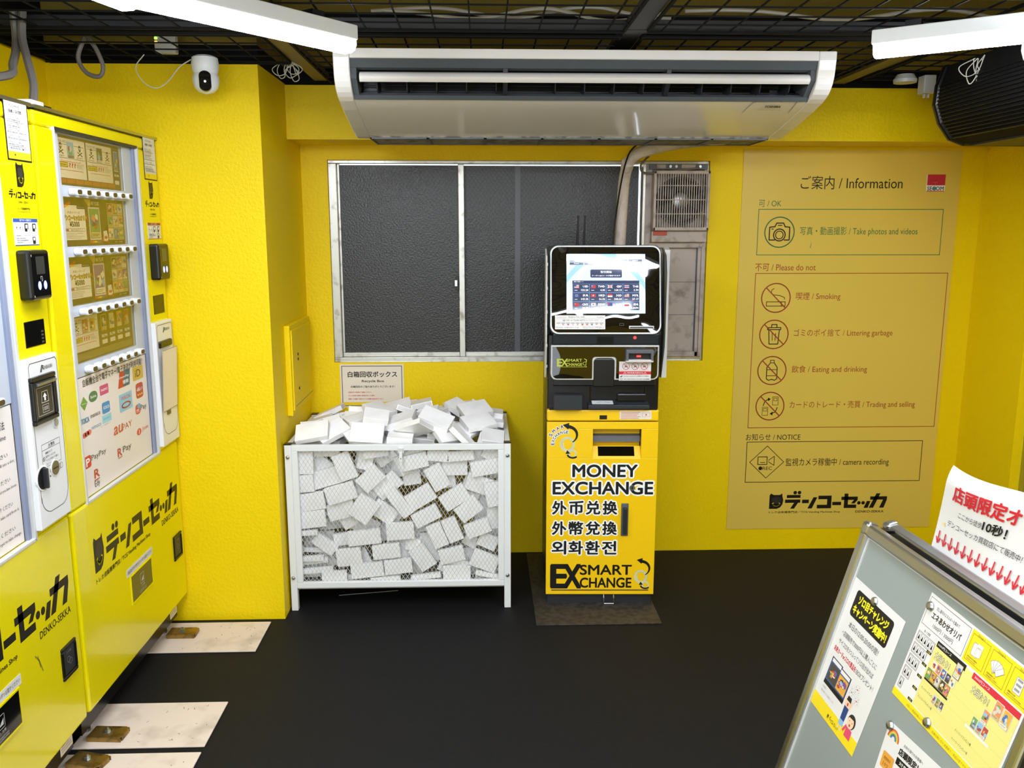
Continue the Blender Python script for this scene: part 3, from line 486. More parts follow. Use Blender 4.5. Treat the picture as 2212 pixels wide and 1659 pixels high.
def kiosk():
    t=thing('money_exchange_kiosk','yellow and black money exchange machine with lit touchscreen, under the window','machine',(.25,3.25,0),R(-2))
    Yk='kiosk_yellow'; B='black_plastic'
    MB().box(.004,.43,.012,.42,0,.045,'charcoal').build('plinth',t,bevel=.004)
    m=MB().tube([(.235,.008,.043),(.235,-.004,.03),(.235,-.004,.006),(.275,-.004,.006),(.275,-.004,.03),(.275,.008,.043)],.0025,'silver',6); m.build('plinth_handle',t)
    MB().box(0,.435,.057,.42,.045,1.10,B).box(0,.17,.021,.057,.045,1.10,B).box(.38,.435,.021,.057,.045,1.10,B).box(.17,.38,.021,.057,.045,.60,B).box(.17,.38,.021,.057,.74,.80,B).box(.012,.423,.05,.42,1.10,1.425,B).build('cabinet',t,bevel=.006)
    # lower door with the banknote window recess
    m=MB().holed(0,.435,.044,.757,(.180,.370,.610,.729),0,.022,Yk); m.box(.18,.37,.05,.055,.61,.729,Yk)
    m.prism([(.0,.610),(.05,.610),(.05,.612),(.03,.655),(.002,.612)],.18,.37,'x',Yk)
    m.build('door',t,bevel=.0035)
    m=MB().prism([(.05,.672),(.026,.672),(.03,.695),(.05,.70)],.182,.368,'x','grey_plastic'); m.build('shutter_rail',t)
    m=MB(); c=CV(m,(.18,.0015,.611),(1,0,0),(0,.0285,.0435)); c.V=Vector((0,.0285,.0435)); c.e=.0004; c.rect(.022,.165,.18,.95,'black_gloss',2); m.build('dispense_window',t)
    m=MB(); c=CV(m,(0,0,0)); K='k'; O='#f6fafa'
    def big(s,u,v,h,w,r=.0062): c.text(s,u,v,h,w,O,1,res=3,bold=.035,grow=r); c.text(s,u,v,h,w,K,2,res=4,bold=.035)
    big('MONEY',.103,.536,.049,.254); big('EXCHANGE',.026,.465,.050,.394)
    for v,s in ((.382,'外币兑换'),(.297,'外幣兌換'),(.215,'외화환전')):
        for i,ch in enumerate(s): c.text(ch,.024+.067*i,v,.054,.055,O,1,res=3,grow=.006,bold=.02); c.text(ch,.024+.067*i,v,.054,.055,K,2,res=4,bold=.03)
    def brand(u,v,w,h,col,L=2):
        c.text('E',u,v,h,w*.19,col,L,bold=.045,res=4); c.text('X',u+w*.155,v,h,w*.21,col,L,bold=.045,res=4); c.text('SMART',u+w*.36,v+h*.57,h*.43,w*.64,col,L,bold=.03,res=4); c.text('CHANGE',u+w*.36,v,h*.43,w*.64,col,L,bold=.03,res=4)
    brand(.022,.073,.322,.096,K); c.rect(.022,.414,.060,.064,K,2); swirl(c,.354,.068,.066); swirl(c,.050,.612,.072)
    for i,ch in enumerate('SMART'): a=R(150-i*16); q=c.sub(.078+.062*math.cos(a)-.004,.672+.062*math.sin(a),a-PI/2); q.text(ch,-.005,0,.0125,.010,O,1,grow=.002,bold=.03); q.text(ch,-.005,0,.0125,.010,K,2,bold=.03)
    for i,ch in enumerate('EXCHANGE'): a=R(178-i*14); q=c.sub(.074+.043*math.cos(a)-.003,.668+.044*math.sin(a),a-PI/2); q.text(ch,-.004,0,.0115,.0085,O,1,grow=.002,bold=.03); q.text(ch,-.004,0,.0115,.0085,K,2,bold=.03)
    m.build('lettering',t)
    m=MB().box(.297,.326,-.004,.002,.292,.428,'grey_plastic').box(.303,.320,-.018,-.003,.303,.412,'charcoal'); m.build('swing_handle',t,bevel=.003)
    MB().cyl((.338,-.004,.492),(.338,.002,.492),.011,'silver',18).box(.336,.340,-.0048,-.004,.486,.498,'k').build('door_lock',t)
    m=MB().box(0,.435,-.002,.03,.761,.807,Yk); m.build('yellow_band',t,bevel=.006)
    m=MB().box(.204,.233,-.0032,-.001,.769,.785,'k'); m.build('card_slot',t)
    m,c=sheet(.124,.033,.0006,'paper_warm'); [c.rect(.005,.08-.006*(i%3),.027-.0058*i,.029-.0058*i,'#c86a5a',1) for i in range(5)]; c.frame(.088,.118,.010,.026,.0008,'#c86a5a',1); c.rect(.10,.106,.015,.021,'#c86a5a',1); m.v=[(x+.282,y-.0028,z+.769) for x,y,z in m.v]; m.build('band_sticker',t)
    # black middle section
    m=MB().box(.008,.427,.05,.09,.807,.95,B).box(.008,.427,-.004,.06,.807,.812,B); m.build('recess_back',t)
    m=MB().prism([(.026,-.028),(.134,-.028),(.137,.0),(.137,.055),(.022,.055),(.022,.0)],.812,.868,'z','charcoal').box(.034,.126,-.012,.03,.868,.8695,'k').box(.036,.124,.03,.055,.868,.886,'grey_plastic'); m.build('coin_cup',t,bevel=.002)
    m=MB().box(.158,.395,-.018,.055,.812,.828,'charcoal').prism([(-.018,.828),(.055,.828),(.055,.84)],.158,.395,'x','charcoal'); m.build('note_tray',t,bevel=.002)
    m=MB(); c=CV(m,(.174,-.0165,.8295),(1,0,0),(0,.07,.0118)); c.V=Vector((0,.072,.0122)); c.e=.0006; c.rect(0,.082,.05,.6,'paper',1); c.line([(.02,.3),(.038,.36)],.008,'k',2); c.line([(.05,.36),(.07,.28)],.008,'k',2); m.build('tray_sticker',t)
    m=MB().box(.274,.388,.02,.055,.834,.866,B); m.build('card_reader',t,bevel=.005)
    # glossy panel with its pale outline and finger tab
    def outline(x0,x1,z0,z1,r,tab=None,n=5):
        P=[]
        def corner(cx,cz,a): P.extend((cx+r*math.cos(R(a+90*i/n)),cz+r*math.sin(R(a+90*i/n))) for i in range(n+1))
        if tab:
            a,b,h=tab; P+=[(a,z0)]; rr=r*.7; P+=[(a,h-rr)]+[(a+rr-rr*math.cos(R(90*i/n)),h-rr+rr*math.sin(R(90*i/n))) for i in range(1,n+1)]+[(b-rr+rr*math.sin(R(90*i/n)),h-rr+rr*math.cos(R(90*i/n))) for i in range(n+1)]+[(b,z0)]
        corner(x1-r,z0+r,-90); corner(x1-r,z1-r*.4,0) if 0 else P.append((x1,z1)); P.append((x0,z1)); corner(x0+r,z0+r,180)
        return P
    o=outline(.012,.425,.928,1.062,.022,(.176,.256,1.012)); MB().prism(o,-.022,.05,'y','lightgrey').build('panel_rim',t,bevel=.002)
    i_=outline(.018,.419,.934,1.056,.018,(.170,.262,1.018)); m=MB().prism(i_,-.0245,-.02,'y','wavy_black'); m.build('glossy_panel',t)
    m=MB(); c=CV(m,(0,-.0248,0)); g='#b8c040'; 
    c.text('E',.036,.982,.028,.02,g,1,bold=.03,res=3); c.text('X',.052,.982,.028,.024,g,1,bold=.03,res=3); c.text('SMART',.071,.999,.011,.060,g,1,bold=.02,res=3); c.text('CHANGE',.071,.983,.011,.060,g,1,bold=.02,res=3); c.rect(.036,.150,.978,.9795,g); c.arc(.141,.992,.006,.002,g); c.arc(.145,.981,.003,.0015,g); c.line([(.14,1.01),(.148,1.006),(.147,.998)],.003,g); m.build('panel_emblem',t)
    m=MB().box(.176,.256,-.020,.05,.90,1.010,B).box(.02,.416,-.012,.05,.902,.93,B); m.build('finger_tab',t,bevel=.004)
    m=MB().box(.296,.400,-.05,-.022,1.034,1.048,'grey_plastic').box(.296,.306,-.05,-.022,1.004,1.036,'grey_plastic').box(.390,.400,-.05,-.022,1.004,1.036,'grey_plastic').box(.296,.400,-.05,-.022,1.000,1.010,'lightgrey').box(.306,.390,-.03,-.022,1.008,1.036,'k'); m.build('passport_scanner',t,bevel=.002)
    m=MB().box(.338,.354,-.032,-.030,1.018,1.024,'red_glow'); m.build('scanner_light',t)
    m,c=sheet(.122,.074,.0006); c.rect(0,.122,.024,.036,'r',1); c.text('⚠WARNING⚠',.016,.0265,.007,.09,'w',2,bold=.02,res=1)
    for k in range(3): q=c.sub(.026+.035*k,.056); q.arc(0,0,.013,.0018,'r',2); q.line([(-.009,.009),(.009,-.009)],.0018,'r',2); q.arc(0,.003,.003,.0012,'k',1); q.line([(-.006,-.006),(0,-.001),(.006,-.006)],.0012,'k',1); q.rect(-.004,.006,-.003,0,'k',1)
    c.text("Please don't put your hand near the machine shutter",.004,.0385,.0032,.114,'r',2,res=1)
    c.text('Security Cameras in Use 防犯カメラ作動中',.018,.0145,.0052,.095,'dk',2,res=1,bold=.02); c.text('GPS TRACKING SYSTEM GPS追跡',.018,.0035,.0048,.098,'dk',2,res=1,bold=.02); c.poly([(.004,.016),(.012,.02),(.013,.016),(.006,.013)],'k',2); c.arc(.009,.006,.004,.001,'k',2)
    m.v=[(x+.273,y-.0258,z+.926) for x,y,z in m.v]; m.build('warning_sticker',t)
    # speaker strip
    m=MB().prism([(-.022,1.062),(.05,1.062),(.05,1.112),(-.03,1.108)],.018,.425,'x','charcoal'); m.build('speaker_strip',t,bevel=.006)
    m=MB(); c=CV(m,(0,-.0225,1.062),(1,0,0),(0,-.17,1)); c.b=.0004
    for i in range(13):
        for j in range(3): c.disc(.068+.006*i+.003*(j%2),.014+.007*j,.0011,'k',1,6)
    c.rr(.186,.250,.006,.034,.004,'k',1); c.rr(.19,.246,.012,.030,.003,'#030303',2); c.disc(.33,.03,.006,'red_glow',1,10); m.build('speaker_holes',t)  # the red disc is a painted glowing reflection, no lamp sits there
    # tilted head with the screen
    TL=R(12); hd=bpy.data.objects.new('screen_head',None); COL.objects.link(hd); hd.parent=t; hd.location=(.0,-.035,1.102); hd.rotation_euler=(-TL,0,0)
    def rrp(x0,x1,z0,z1,r,n=6):
        P=[]
        for cx,cz,a in ((x1-r,z0+r,-90),(x1-r,z1-r,0),(x0+r,z1-r,90),(x0+r,z0+r,180)): P+=[(cx+r*math.cos(R(a+90*i/n)),cz+r*math.sin(R(a+90*i/n))) for i in range(n+1)]
        return P
    H=.345
    MB().prism(rrp(.004,.432,0,H,.035),.004,.05,'y','charcoal').build('head_shell',hd,bevel=.004)
    MB().prism(rrp(.008,.428,.004,H-.004,.032),-.004,.006,'y','white_paint').build('screen_rim',hd,bevel=.002)
    MB().prism(rrp(.014,.422,.010,H-.010,.028),-.0052,0,'y','wavy_black').build('screen_bezel',hd)
    m=MB(); SB=mat('screen_blue','#b9d2ec',.06,emit=.30); SD=mat('screen_dark','#39415c',.06,emit=.2); SW=mat('screen_white','#f4f6fa',.06,emit=.42); SL=mat('screen_light','#dbe8f6',.06,emit=.36); SN=mat('screen_mid','#8fb6e4',.06,emit=.28)
    c=CV(m,(.070,-.0056,.082)); W_,H_=.298,.226; c.rect(0,W_,0,H_,'screen_blue',1)
    for a,b_,k in ((.02,.30,'screen_light'),(.06,.20,'screen_mid'),(.12,.14,'screen_light')):
        P=[(W_*i/16,min(H_,max(0,b_*math.sin(i/16*2.2+a*9)+a-.02))) for i in range(17)]; Q=[(x,max(0,y-.028)) for x,y in P]
        for i in range(16): c.poly([Q[i],Q[i+1],P[i+1],P[i]],k,1.5)
    for i in range(5):
        for j in range(2): u=.012+.0555*i; v=.196-.011*j; c.rect(u,u+.052,v,v+.0095,'screen_dark',2); c.text((('日本語','English','한국어','中文','繁體中文'),('Français','Deutsch','Italiano','Português','Español'))[j][i],u+.026,v+.0022,.005,None,'screen_white',3,'c',res=1)
    c.text('Foreign exchange rates',.225,.213,.003,.06,'screen_dark',3,res=1); c.text('www.actpro.co.jp',.24,.207,.003,.045,'screen_dark',3,res=1)
    c.rr(.090,.210,.136,.167,.005,'screen_dark',2); c.text('取引開始',.15,.153,.009,.042,'screen_white',3,'c',res=2); c.text('クーポンQRコードが使用できます',.15,.1405,.006,.108,'screen_white',3,'c',res=1)
    c.rect(.022,.275,.012,.125,'screen_dark',2); c.text('現在の両替レート',.028,.1185,.004,.036,'screen_white',3,res=1)
    RT=(('USD','132.20','US'),('TWD','4.05','TW'),('GBP','168.13','GB'),('THB','3.74','TH'),('EUR','143.35','EU'),('HKD','16.32','HK'),('SGD','100.64','SG'),('MYR','27.17','MY'),('CNY','18.72','CN'),('KRW','0.0977','KR'),('AUD','83.76','AU'),('IDR','0.0074','ID'))
    for n,(a,b_,f) in enumerate(RT):
        i,j=n%4,n//4; u=.024+.0632*i; v=.083-.034*j; c.frame(u,u+.062,v-.003,v+.029,.0005,'screen_mid',2.5); flag(c,u+.005,v+.013,.018,.012,f); c.text(a,u+.058,v+.0155,.0078,None,'screen_white',3,'r',res=1,bold=.02); c.text(b_,u+.058,v+.002,.0075,None,'screen_white',3,'r',res=1,bold=.02); c.rect(u+.006,u+.017,v+.004,v+.0055,'screen_light',3)
    m.build('touchscreen',hd)
    m=MB(); c=CV(m,(.026,-.0056,.022)); c.rect(0,.190,0,.053,'#e2dfdb',1); c.text('Operating Company',.005,.0435,.004,.04,'dk',2,res=1); c.text('Actpro Co., Ltd.',.05,.042,.008,.062,'dk',2,res=2); c.text('VisaPlus',.158,.043,.006,.026,'gy',2,res=1); c.rect(.004,.186,.040,.0405,'gy',2)
    c.text('☎+81-6-7668-6875',.028,.0305,.0075,.085,'dk',2,res=2); c.text('(06-7668-6875)',.115,.0315,.005,.05,'gy',2,res=1); c.rect(.004,.186,.0285,.0288,'gy',2)
    for i in range(10): u=.006+.018*i; c.rect(u,u+.015,.0225,.0245,'#5a4a6a',2); flag(c,u+.004,.0155,.007,.005,('KR','US','TW','GB','TH','CN','HK','EU','SG','MY')[i],2)
    c.text('smart_ex@actpro.co.jp',.012,.004,.006,.078,'dk',2,res=1); c.frame(.004,.010,.0045,.0095,.0007,'dk',2); c.frame(.106,.148,.003,.011,.0006,'gy',2); c.text('Machine Number',.108,.005,.004,.038,'gy',2,res=1); c.text('M05K1',.152,.003,.008,.03,'gy',2,res=2); m.build('contact_sticker',hd)
    MB().box(.306,.400,-.0075,-.004,.024,.035,'lightgrey').box(.309,.397,-.0080,-.0074,.026,.031,'k').build('receipt_slot',hd,bevel=.001)
    m=MB(); c=CV(m,(0,-.0056,0)); c.rrf(.270,.286,.036,.044,.002,.0006,'gy',1); m.build('receipt_mark',hd)
    # privacy wings, antennas, writing on the black side
    P=[(.06,1.425),(-.02,1.40),(-.045,1.34),(-.045,1.10),(-.04,1.06),(.02,.93),(.06,.93)]
    MB().prism(P,.436,.442,'x','glass_guard').prism([(a*1.0-.002,b_) for a,b_ in P],.442,.4435,'x','lightgrey').prism([(.06,1.43),(.02,1.42),(.02,.93),(.06,.93)],.442,.462,'x','lightgrey').build('privacy_wing',t)
    MB().prism(P,-.010,-.004,'x','lightgrey').build('privacy_wing',t,bevel=.002)
    m=MB(); c=CV(m,(.4638,.06,.93),(0,-1,0),(0,0,1)); c.U=Vector((0,-1,0)); c.N=Vector((1,0,0))
    m=MB().box(.4435,.4445,-.035,.0,1.10,1.30,'paper'); m.build('wing_label',t)
    for x in (.138,.166): MB().tube([(x,.38,1.42),(x,.38,1.46),(x+.002,.38,1.548)],[.006,.005,.0032],'cable_black',8).cyl((x+.002,.38,1.546),(x+.002,.38,1.552),.0045,'cable_black',8).build('antenna',t)
    m=MB(); c=CV(m,(-.0004,.42,0),(0,-1,0),(0,0,1)); c.e=.0006; q=c.sub(.20,1.36,-PI/2)
    q.text('MONEY EXCHANGE',0,.02,.10,.62,'lg',1,res=3); q.text('MONEY EXCHANGE',.002,.022,.096,.616,'black_plastic',2,res=3); q.text('MONEY EXCHANGE',.64,.02,.10,.62,'lg',1,res=3); q.text('MONEY EXCHANGE',.642,.022,.096,.616,'black_plastic',2,res=3); m.build('side_lettering',t)
    for z in (.97,1.05,1.18,1.27,1.36): MB().box(-.006,.0,.012,.03,z,z+.012,'silver').build('hinge',t)
kiosk()
solo('floor_plate',MB().box(.20,.685,3.06,3.80,.0,.004,'steel_plate'),'dark scuffed steel plate on the floor under the money exchange machine','plate',bevel=.001)
# ---------------------------------------------------------------- card vending machines
def pay_logos(c,mini=False):
    """payment marks on a field 1 wide, 1 tall (v up)"""
    q=c; T=lambda s,u,v,h,w,k='k',L=3,**a: q.text(s,u,v,h,w,k,L,res=a.pop('res',2),**a)
    q.poly([(.055,.72),(.095,.76),(.135,.72),(.095,.68)] if 0 else [(.04,.765),(.085,.835),(.13,.765),(.085,.695)],'gr',2); T('Kitaca',.058,.757,.014,.055,'w',res=1)
    q.rr(.15,.265,.745,.85,.05,'#4a7a4a',2); T('Suica',.17,.785,.026,.075,'w',bold=.02)
    q.rr(.30,.42,.77,.87,.012,'pk',2); T('PASMO',.315,.808,.024,.09,'w',bold=.02)
    q.poly([(.56,.76),(.60,.93),(.72,.93),(.70,.76)],'#c8402c',2); q.poly([(.64,.76),(.67,.93),(.76,.93),(.74,.76)],'#3a6a78',2.3); T('UnionPay',.585,.85,.03,.15,'w',bold=.02); T('银联',.635,.79,.04,.09,'w',bold=.02)
    q.rr(.80,.97,.77,.92,.012,'#d2b13a',2); T('iD',.835,.805,.08,.09,'dk',bold=.0); 
    q.text('TOICA',.03,.575,.05,.10,'#4a8aa0',3,bold=.04); T('manaca',.15,.595,.03,.13,'k'); q.rr(.31,.42,.575,.69,.02,'#3a8ac0',2); T('ICOCA',.33,.62,.03,.08,'w',bold=.02)
    q.rr(.56,.76,.50,.69,.005,'#8fc4dc',2); T('WAON',.59,.62,.045,.14,'#d86a4a',bold=.01); q.arc(.66,.56,.065,.016,'#d86a4a',3,0,360,18,.028)
    q.rr(.83,.95,.56,.73,.03,'#c04a34',2); T('d払い',.845,.64,.045,.09,'w',bold=.02); [q.disc(.86+.032*i,.60,.011,'y',3,8) for i in range(3)]
    for i in range(3): q.disc(.055+.032*i,.46+.004*i,.028,'#e06a5a',2,12)
    T('SUGOCA',.035,.452,.02,.085,'#a03030'); T('nimoca',.15,.478,.04,.13,'#5a9ab8'); q.rect(.30,.43,.48,.56,'#9ad0dc',2); T('はやかけん',.315,.51,.02,.10,'#3a7a90',res=1); T('※一部除く',.27,.455,.012,.14,'gy',res=1)
    T('au',.44,.30,.085,.13,'#d0603a',bold=.03,slant=.15); T('PAY',.575,.305,.065,.15,'#d0603a')
    q.rr(.80,.88,.39,.50,.03,'#d8503c',2); q.disc(.86,.475,.03,'#6aa8d0',3,10); T('m',.815,.41,.035,.04,'w'); T('Pay',.885,.40,.075,.10,'dk')
    q.rr(.02,.11,.13,.25,.02,'#d0402c',2); T('P',.045,.15,.075,.045,'w',bold=.03); T('PayPay',.115,.165,.07,.20,'dk')
    T('R',.475,.055,.085,.06,'#c04a34',bold=.03); q.rect(.475,.54,.035,.043,'#c04a34',3); T('Pay',.555,.05,.085,.13,'dk')
    q.disc(.83,.19,.038,'#d8503c',2); T('J',.82,.168,.045,.018,'w'); T('Jcoin',.885,.165,.06,.10,'#d8604c')
    T('R',.135,-.01,.085,.065,'#c04a34',bold=.03); q.rect(.13,.20,-.035,-.025,'#c04a34',3)
def skull(c,u,v,s,L=3):
    q=c.sub(u,v,0,s,s); q.disc(.5,.72,.26,'k',L,12); q.rect(.36,.64,.38,.6,'k',L); q.disc(.4,.7,.075,'w',L+1,8); q.disc(.6,.7,.075,'w',L+1,8); q.poly([(.5,.62),(.46,.54),(.54,.54)],'w',L+1); q.line([(.12,.34),(.88,.02)],.09,'k',L); q.line([(.12,.02),(.88,.34)],.09,'k',L); [q.disc(a,b,.07,'k',L,8) for a in(.1,.9) for b in(.03,.33)]
def board_mystery(c,u0,u1,v0,v1,seed,two=False):
    w,h=u1-u0,v1-v0; c.rect(u0,u1,v0,v1,'paper_warm',1); c.text('ロックオンオリパ2',u0+w*.04,v1-h*.13,h*.08,w*.4,'k',2,res=1,bold=.03); c.rrf(u0+w*.03,u1-w*.03,v0+h*.5,v1-h*.16,.003,.0012,'k',2)
    skull(c,u0+w*.10,v0+h*.6,w*.17); skull(c,u0+w*.73,v0+h*.6,w*.17) if not two else None
    card(c,u0+w*.38,u0+w*.62,v0+h*.48,v1-h*.06,seed,3)
    if two: card(c,u0+w*.66,u0+w*.90,v0+h*.5,v1-h*.08,seed+1,3)
    c.line([(u0+w*.2,v0+h*.48),(u0+w*.2,v0+h*.42),(u0+w*.8,v0+h*.42),(u0+w*.8,v0+h*.48)],.0012,'r',2); c.text('爆死確率',u0+w*.08,v0+h*.53,h*.035,w*.2,'dk',2,res=1); c.text('爆死確率',u0+w*.70,v0+h*.53,h*.035,w*.2,'dk',2,res=1)
    c.rect(u0+w*.02,u0+w*.38,v0+h*.27,v0+h*.40,'#5a4a1c',2); c.rr(u0+w*.03,u0+w*.37,v0+h*.285,v0+h*.385,.002,'#d8c040',3); c.text('BIG BONUS',u0+w*.06,v0+h*.31,h*.045,w*.28,'k',4,res=1,bold=.03); c.text('???',u0+w*.42,v0+h*.28,h*.11,w*.22,'#b83030',3,bold=.05); lines(c,u0+w*.67,v0+h*.37,w*.3,5,h*.024,h*.016,'dk',3,seed)
    c.line([(u0+w*.12,v0+h*.16),(u0+w*.12,v0+h*.2),(u0+w*.88,v0+h*.2),(u0+w*.88,v0+h*.16)],.0012,'r',2)
def board_pack(c,u0,u1,v0,v1,seed):
    w,h=u1-u0,v1-v0; c.rect(u0,u1,v0,v1,'#4a3d22',1); c.poly([(u0+w*.36,v1),(u0+w*.46,v1),(u0+w*.44,v1-h*.22),(u0+w*.40,v1-h*.1)],'#d9b62c',2); c.poly([(u0+w*.6,v0+h*.1),(u0+w*.7,v0+h*.42),(u0+w*.66,v0+h*.3),(u0+w*.72,v0+h*.02)],'#b04020',2); c.poly([(u0,v0+h*.2),(u0+w*.04,v0+h*.5),(u0+w*.02,v0+h*.05)],'#c8a028',2)
    a0,a1=u0+w*.03,u0+w*.36; c.rect(a0,a1,v0+h*.12,v1-h*.15,'paper_warm',2); c.poly([(u0+w*.0,v1-h*.2),(u0+w*.15,v1-h*.06),(u0+w*.15,v1-h*.13),(u0,v1-h*.27)],'#b83030',3); c.text('1 NUMBER!!',u0+w*.02,v1-h*.2,h*.05,w*.12,'y',4,res=1,bold=.03); c.rect(u0+w*.24,a1,v1-h*.22,v1-h*.15,'k',3); c.text('ポケットカード' if 0 else 'カードくじ',u0+w*.25,v1-h*.205,h*.035,w*.1,'w',4,res=1)
    c.text('人気シリーズ',u0+w*.1,v1-h*.33,h*.055,w*.18,'#7a5a2a',3,res=1,bold=.03); c.text('超デンコーセッカオリパ',u0+w*.0,v1-h*.47,h*.11,w*.385,'#6a4a10',3,res=1,grow=.0012,bold=.03); c.text('超デンコーセッカオリパ',u0+w*.0,v1-h*.47,h*.11,w*.385,'#e0bc3c',4,res=1,bold=.02)
    c.text('¥5000',u0+w*.12,v0+h*.4,h*.11,w*.14,'k',3,bold=.05,res=2); c.rrf(a0+w*.02,a1-w*.02,v0+h*.30,v0+h*.36,.002,.001,'dk',3); c.rect(a0+w*.025,a0+w*.07,v0+h*.31,v0+h*.35,'#b83030',3); c.text('最低保証なし',a0+w*.1,v0+h*.315,h*.03,w*.18,'dk',4,res=1); lines(c,a0+w*.02,v0+h*.25,w*.28,4,h*.033,h*.018,'dk',3,seed)
    c.rect(u0+w*.40,u0+w*.60,v0+h*.04,v1-h*.16,'#9a3a2a',2); card(c,u0+w*.41,u0+w*.59,v0+h*.11,v1-h*.17,seed+3,3)
    for i,k in enumerate(('#c8402c','#d99a2c','#d8d040','#5aa048','#3a6ab0')): c.rect(u0+w*(.42+.03*i),u0+w*(.45+.03*i),v0+h*.05,v0+h*.085,k,3)
    c.text('豪華当選',u0+w*.42,v1-h*.13,h*.09,w*.17,'#d8d0a0',3,res=1,bold=.05)
    c.poly([(u0+w*.63,v0+h*.08),(u0+w*.69,v0+h*.08),(u0+w*.71,v0+h*.12),(u0+w*.69,v0+h*.32),(u0+w*.63,v0+h*.30)],'paper_warm',3); c.poly([(u0+w*.64,v0+h*.13),(u0+w*.64,v0+h*.19),(u0+w*.67,v0+h*.19),(u0+w*.67,v0+h*.21),(u0+w*.70,v0+h*.16),(u0+w*.67,v0+h*.11),(u0+w*.67,v0+h*.13)],'#b83030',4)
    for i in range(3):
        for j in range(3): card(c,u0+w*(.72+.092*i),u0+w*(.808+.092*i),v0+h*(.10+.285*j),v0+h*(.375+.285*j),seed*7+i*3+j,2.5,edge='#c9b27a')
    c.rect(u0+w*.77,u1-w*.005,v0+h*.02,v0+h*.09,'k',3); c.text('合計1・10口限り',u0+w*.82,v0+h*.035,h*.035,w*.14,'#d8d0b0',4,res=1,bold=.03)
def vending(loc,label,bills):
    t=thing('vending_machine',label,'vending machine',loc,R(90),'pair of yellow card vending machines'); Ym='machine_yellow'; W=.838
    gx0,gx1,gz0,gz1=.100,.662,.722,1.762
    MB().box(.006,W-.006,.05,.345,.11,1.80,Ym).build('cabinet',t,bevel=.006)
    MB().box(.02,W-.02,.04,.33,.035,.112,'black_plastic').build('base_skirt',t)
    for x in (.10,W-.10): 
        for y in (.07,.30): MB().cyl((x,y,0),(x,y,.03),.022,'silver',14).cyl((x,y,.02),(x,y,.06),.010,'silver',10).build('leveling_foot',t)
    # door: frame round the display opening, with rolled left edge
    m=MB().holed(0,W,.118,1.80,(gx0,gx1,gz0,gz1),0,.052,Ym,.034,'black_plastic'); m.build('door',t,bevel=.009,seg=3)
    MB().box(.004,W+.004,-.003,.35,1.803,1.812,'silver').box(.01,W,.002,.35,1.80,1.804,'black_plastic').build('top_trim',t)
    MB().box(.01,.075,.006,.05,1.812,1.825,'white_paint').box(.075,.13,.012,.05,1.812,1.82,'black_plastic').build('hinge_cap',t,bevel=.003)
    m=MB(); 
    for a,b,c_,d in ((gx0-.006,gx0+.004,gz0-.006,gz1+.006),(gx1-.006,gx1+.006,gz0-.006,gz1+.006)): m.box(a,b,-.002,.012,c_,d,'lightgrey')
    m.box(gx0,gx1,-.002,.012,gz0-.006,gz0+.003,'lightgrey').box(gx0,gx1,-.002,.012,gz1-.003,gz1+.006,'charcoal').box(gx1-.022,gx1-.006,.006,.016,gz0,gz1,'#8088a0'); m.build('opening_trim',t,bevel=.0015)
    # silver-grey product panel with four windows
    WN=((1.618,1.755),(1.449,1.587),(1.282,1.420),(1.116,1.252)); a0,a1=.149,.574
    m=MB(); zs=[1.079]+[z for p in WN[::-1] for z in p]+[gz1]
    m.box(gx0,a0,.014,.026,1.079,gz1,'plate_grey').box(a1,gx1,.014,.026,1.079,gz1,'plate_grey')
    for i in range(0,len(zs),2): m.box(a0,a1,.014,.026,zs[i],zs[i+1],'plate_grey')
    m.build('product_panel',t)
    for n,(z0,z1) in enumerate(WN):
        m=MB().box(a0,a1,.027,.031,z0,z1,'#5d5138'); c=CV(m,(0,.027,0),eps=.0002)
        if n in (1,2): board_pack(c,a0+.002,a1-.002,z0+.002,z1-.002,11+n)
        elif n==0:
            board_mystery(c,a0+.004,a0+.188,z0+.022,z1-.006,5); board_mystery(c,a0+.196,a0+.372,z0+.022,z1-.006,9); c.rect(a0+.38,a0+.42,z0+.03,z1-.01,'#3a2f1a',1); card(c,a0+.385,a0+.415,z0+.06,z1-.015,21,2); c.text('¥9,900',a0+.383,z0+.042,.010,.034,'w',2,bold=.03,res=1); c.rr(a0+.384,a0+.416,z0+.020,z0+.032,.003,'paper_warm',2)
            for k in range(7): c.rect(a0+.006+.054*k,a0+.056+.054*k,z0+.008,z0+.020,'#b0623a',2)
        else:
            board_mystery(c,a0+.004,a0+.175,z0+.03,z1-.006,31,True)
            for k in range(4): u=a0+.19+.057*k; c.rect(u,u+.05,z0+.03,z1-.008,'#6a5628',1); card(c,u+.007,u+.043,z0+.075,z1-.012,40+k,2,edge='#c9a23a'); c.text(('¥4,990','¥6,990','¥7,990','¥8,990')[k],u+.006,z0+.052,.012,.038,'w',2,bold=.03,res=1); c.rr(u+.006,u+.044,z0+.034,z0+.047,.003,'paper_warm',2)
            c.rect(a0+.004,a1-.004,z0+.004,z0+.024,'#8a7a50',1)
        m.build('product_display',t)
        MB().box(a0,a1,.0165,.018,z0,z1,'acrylic').build('product_window',t)
    for n,z in enumerate((1.601,1.4345,1.264,1.0965)):
        for i in range(7):
            u=.200+.0595*i; m=MB(); P=lambda r,w_: [(u+(w_ if math.cos(2*PI*k/16)>0 else -w_)+r*math.cos(2*PI*k/16),z+r*math.sin(2*PI*k/16)) for k in range(16)]
            m.prism(P(.0105,.009),-.010,.014,'y','white_paint'); o=m.build('select_button',t,bevel=.003)
            m=MB().prism(P(.0065,.006),-.0115,-.009,'y','#4a3a1c'); m.build('button_window',o)
    # lower poster
    m=MB().box(gx0+.003,gx1-.024,.016,.018,gz0+.003,1.076,'#e9dfd6'); pw,ph=gx1-gx0-.03,1.076-gz0
    c=CV(m,(gx0+.003,.016,gz0+.003))
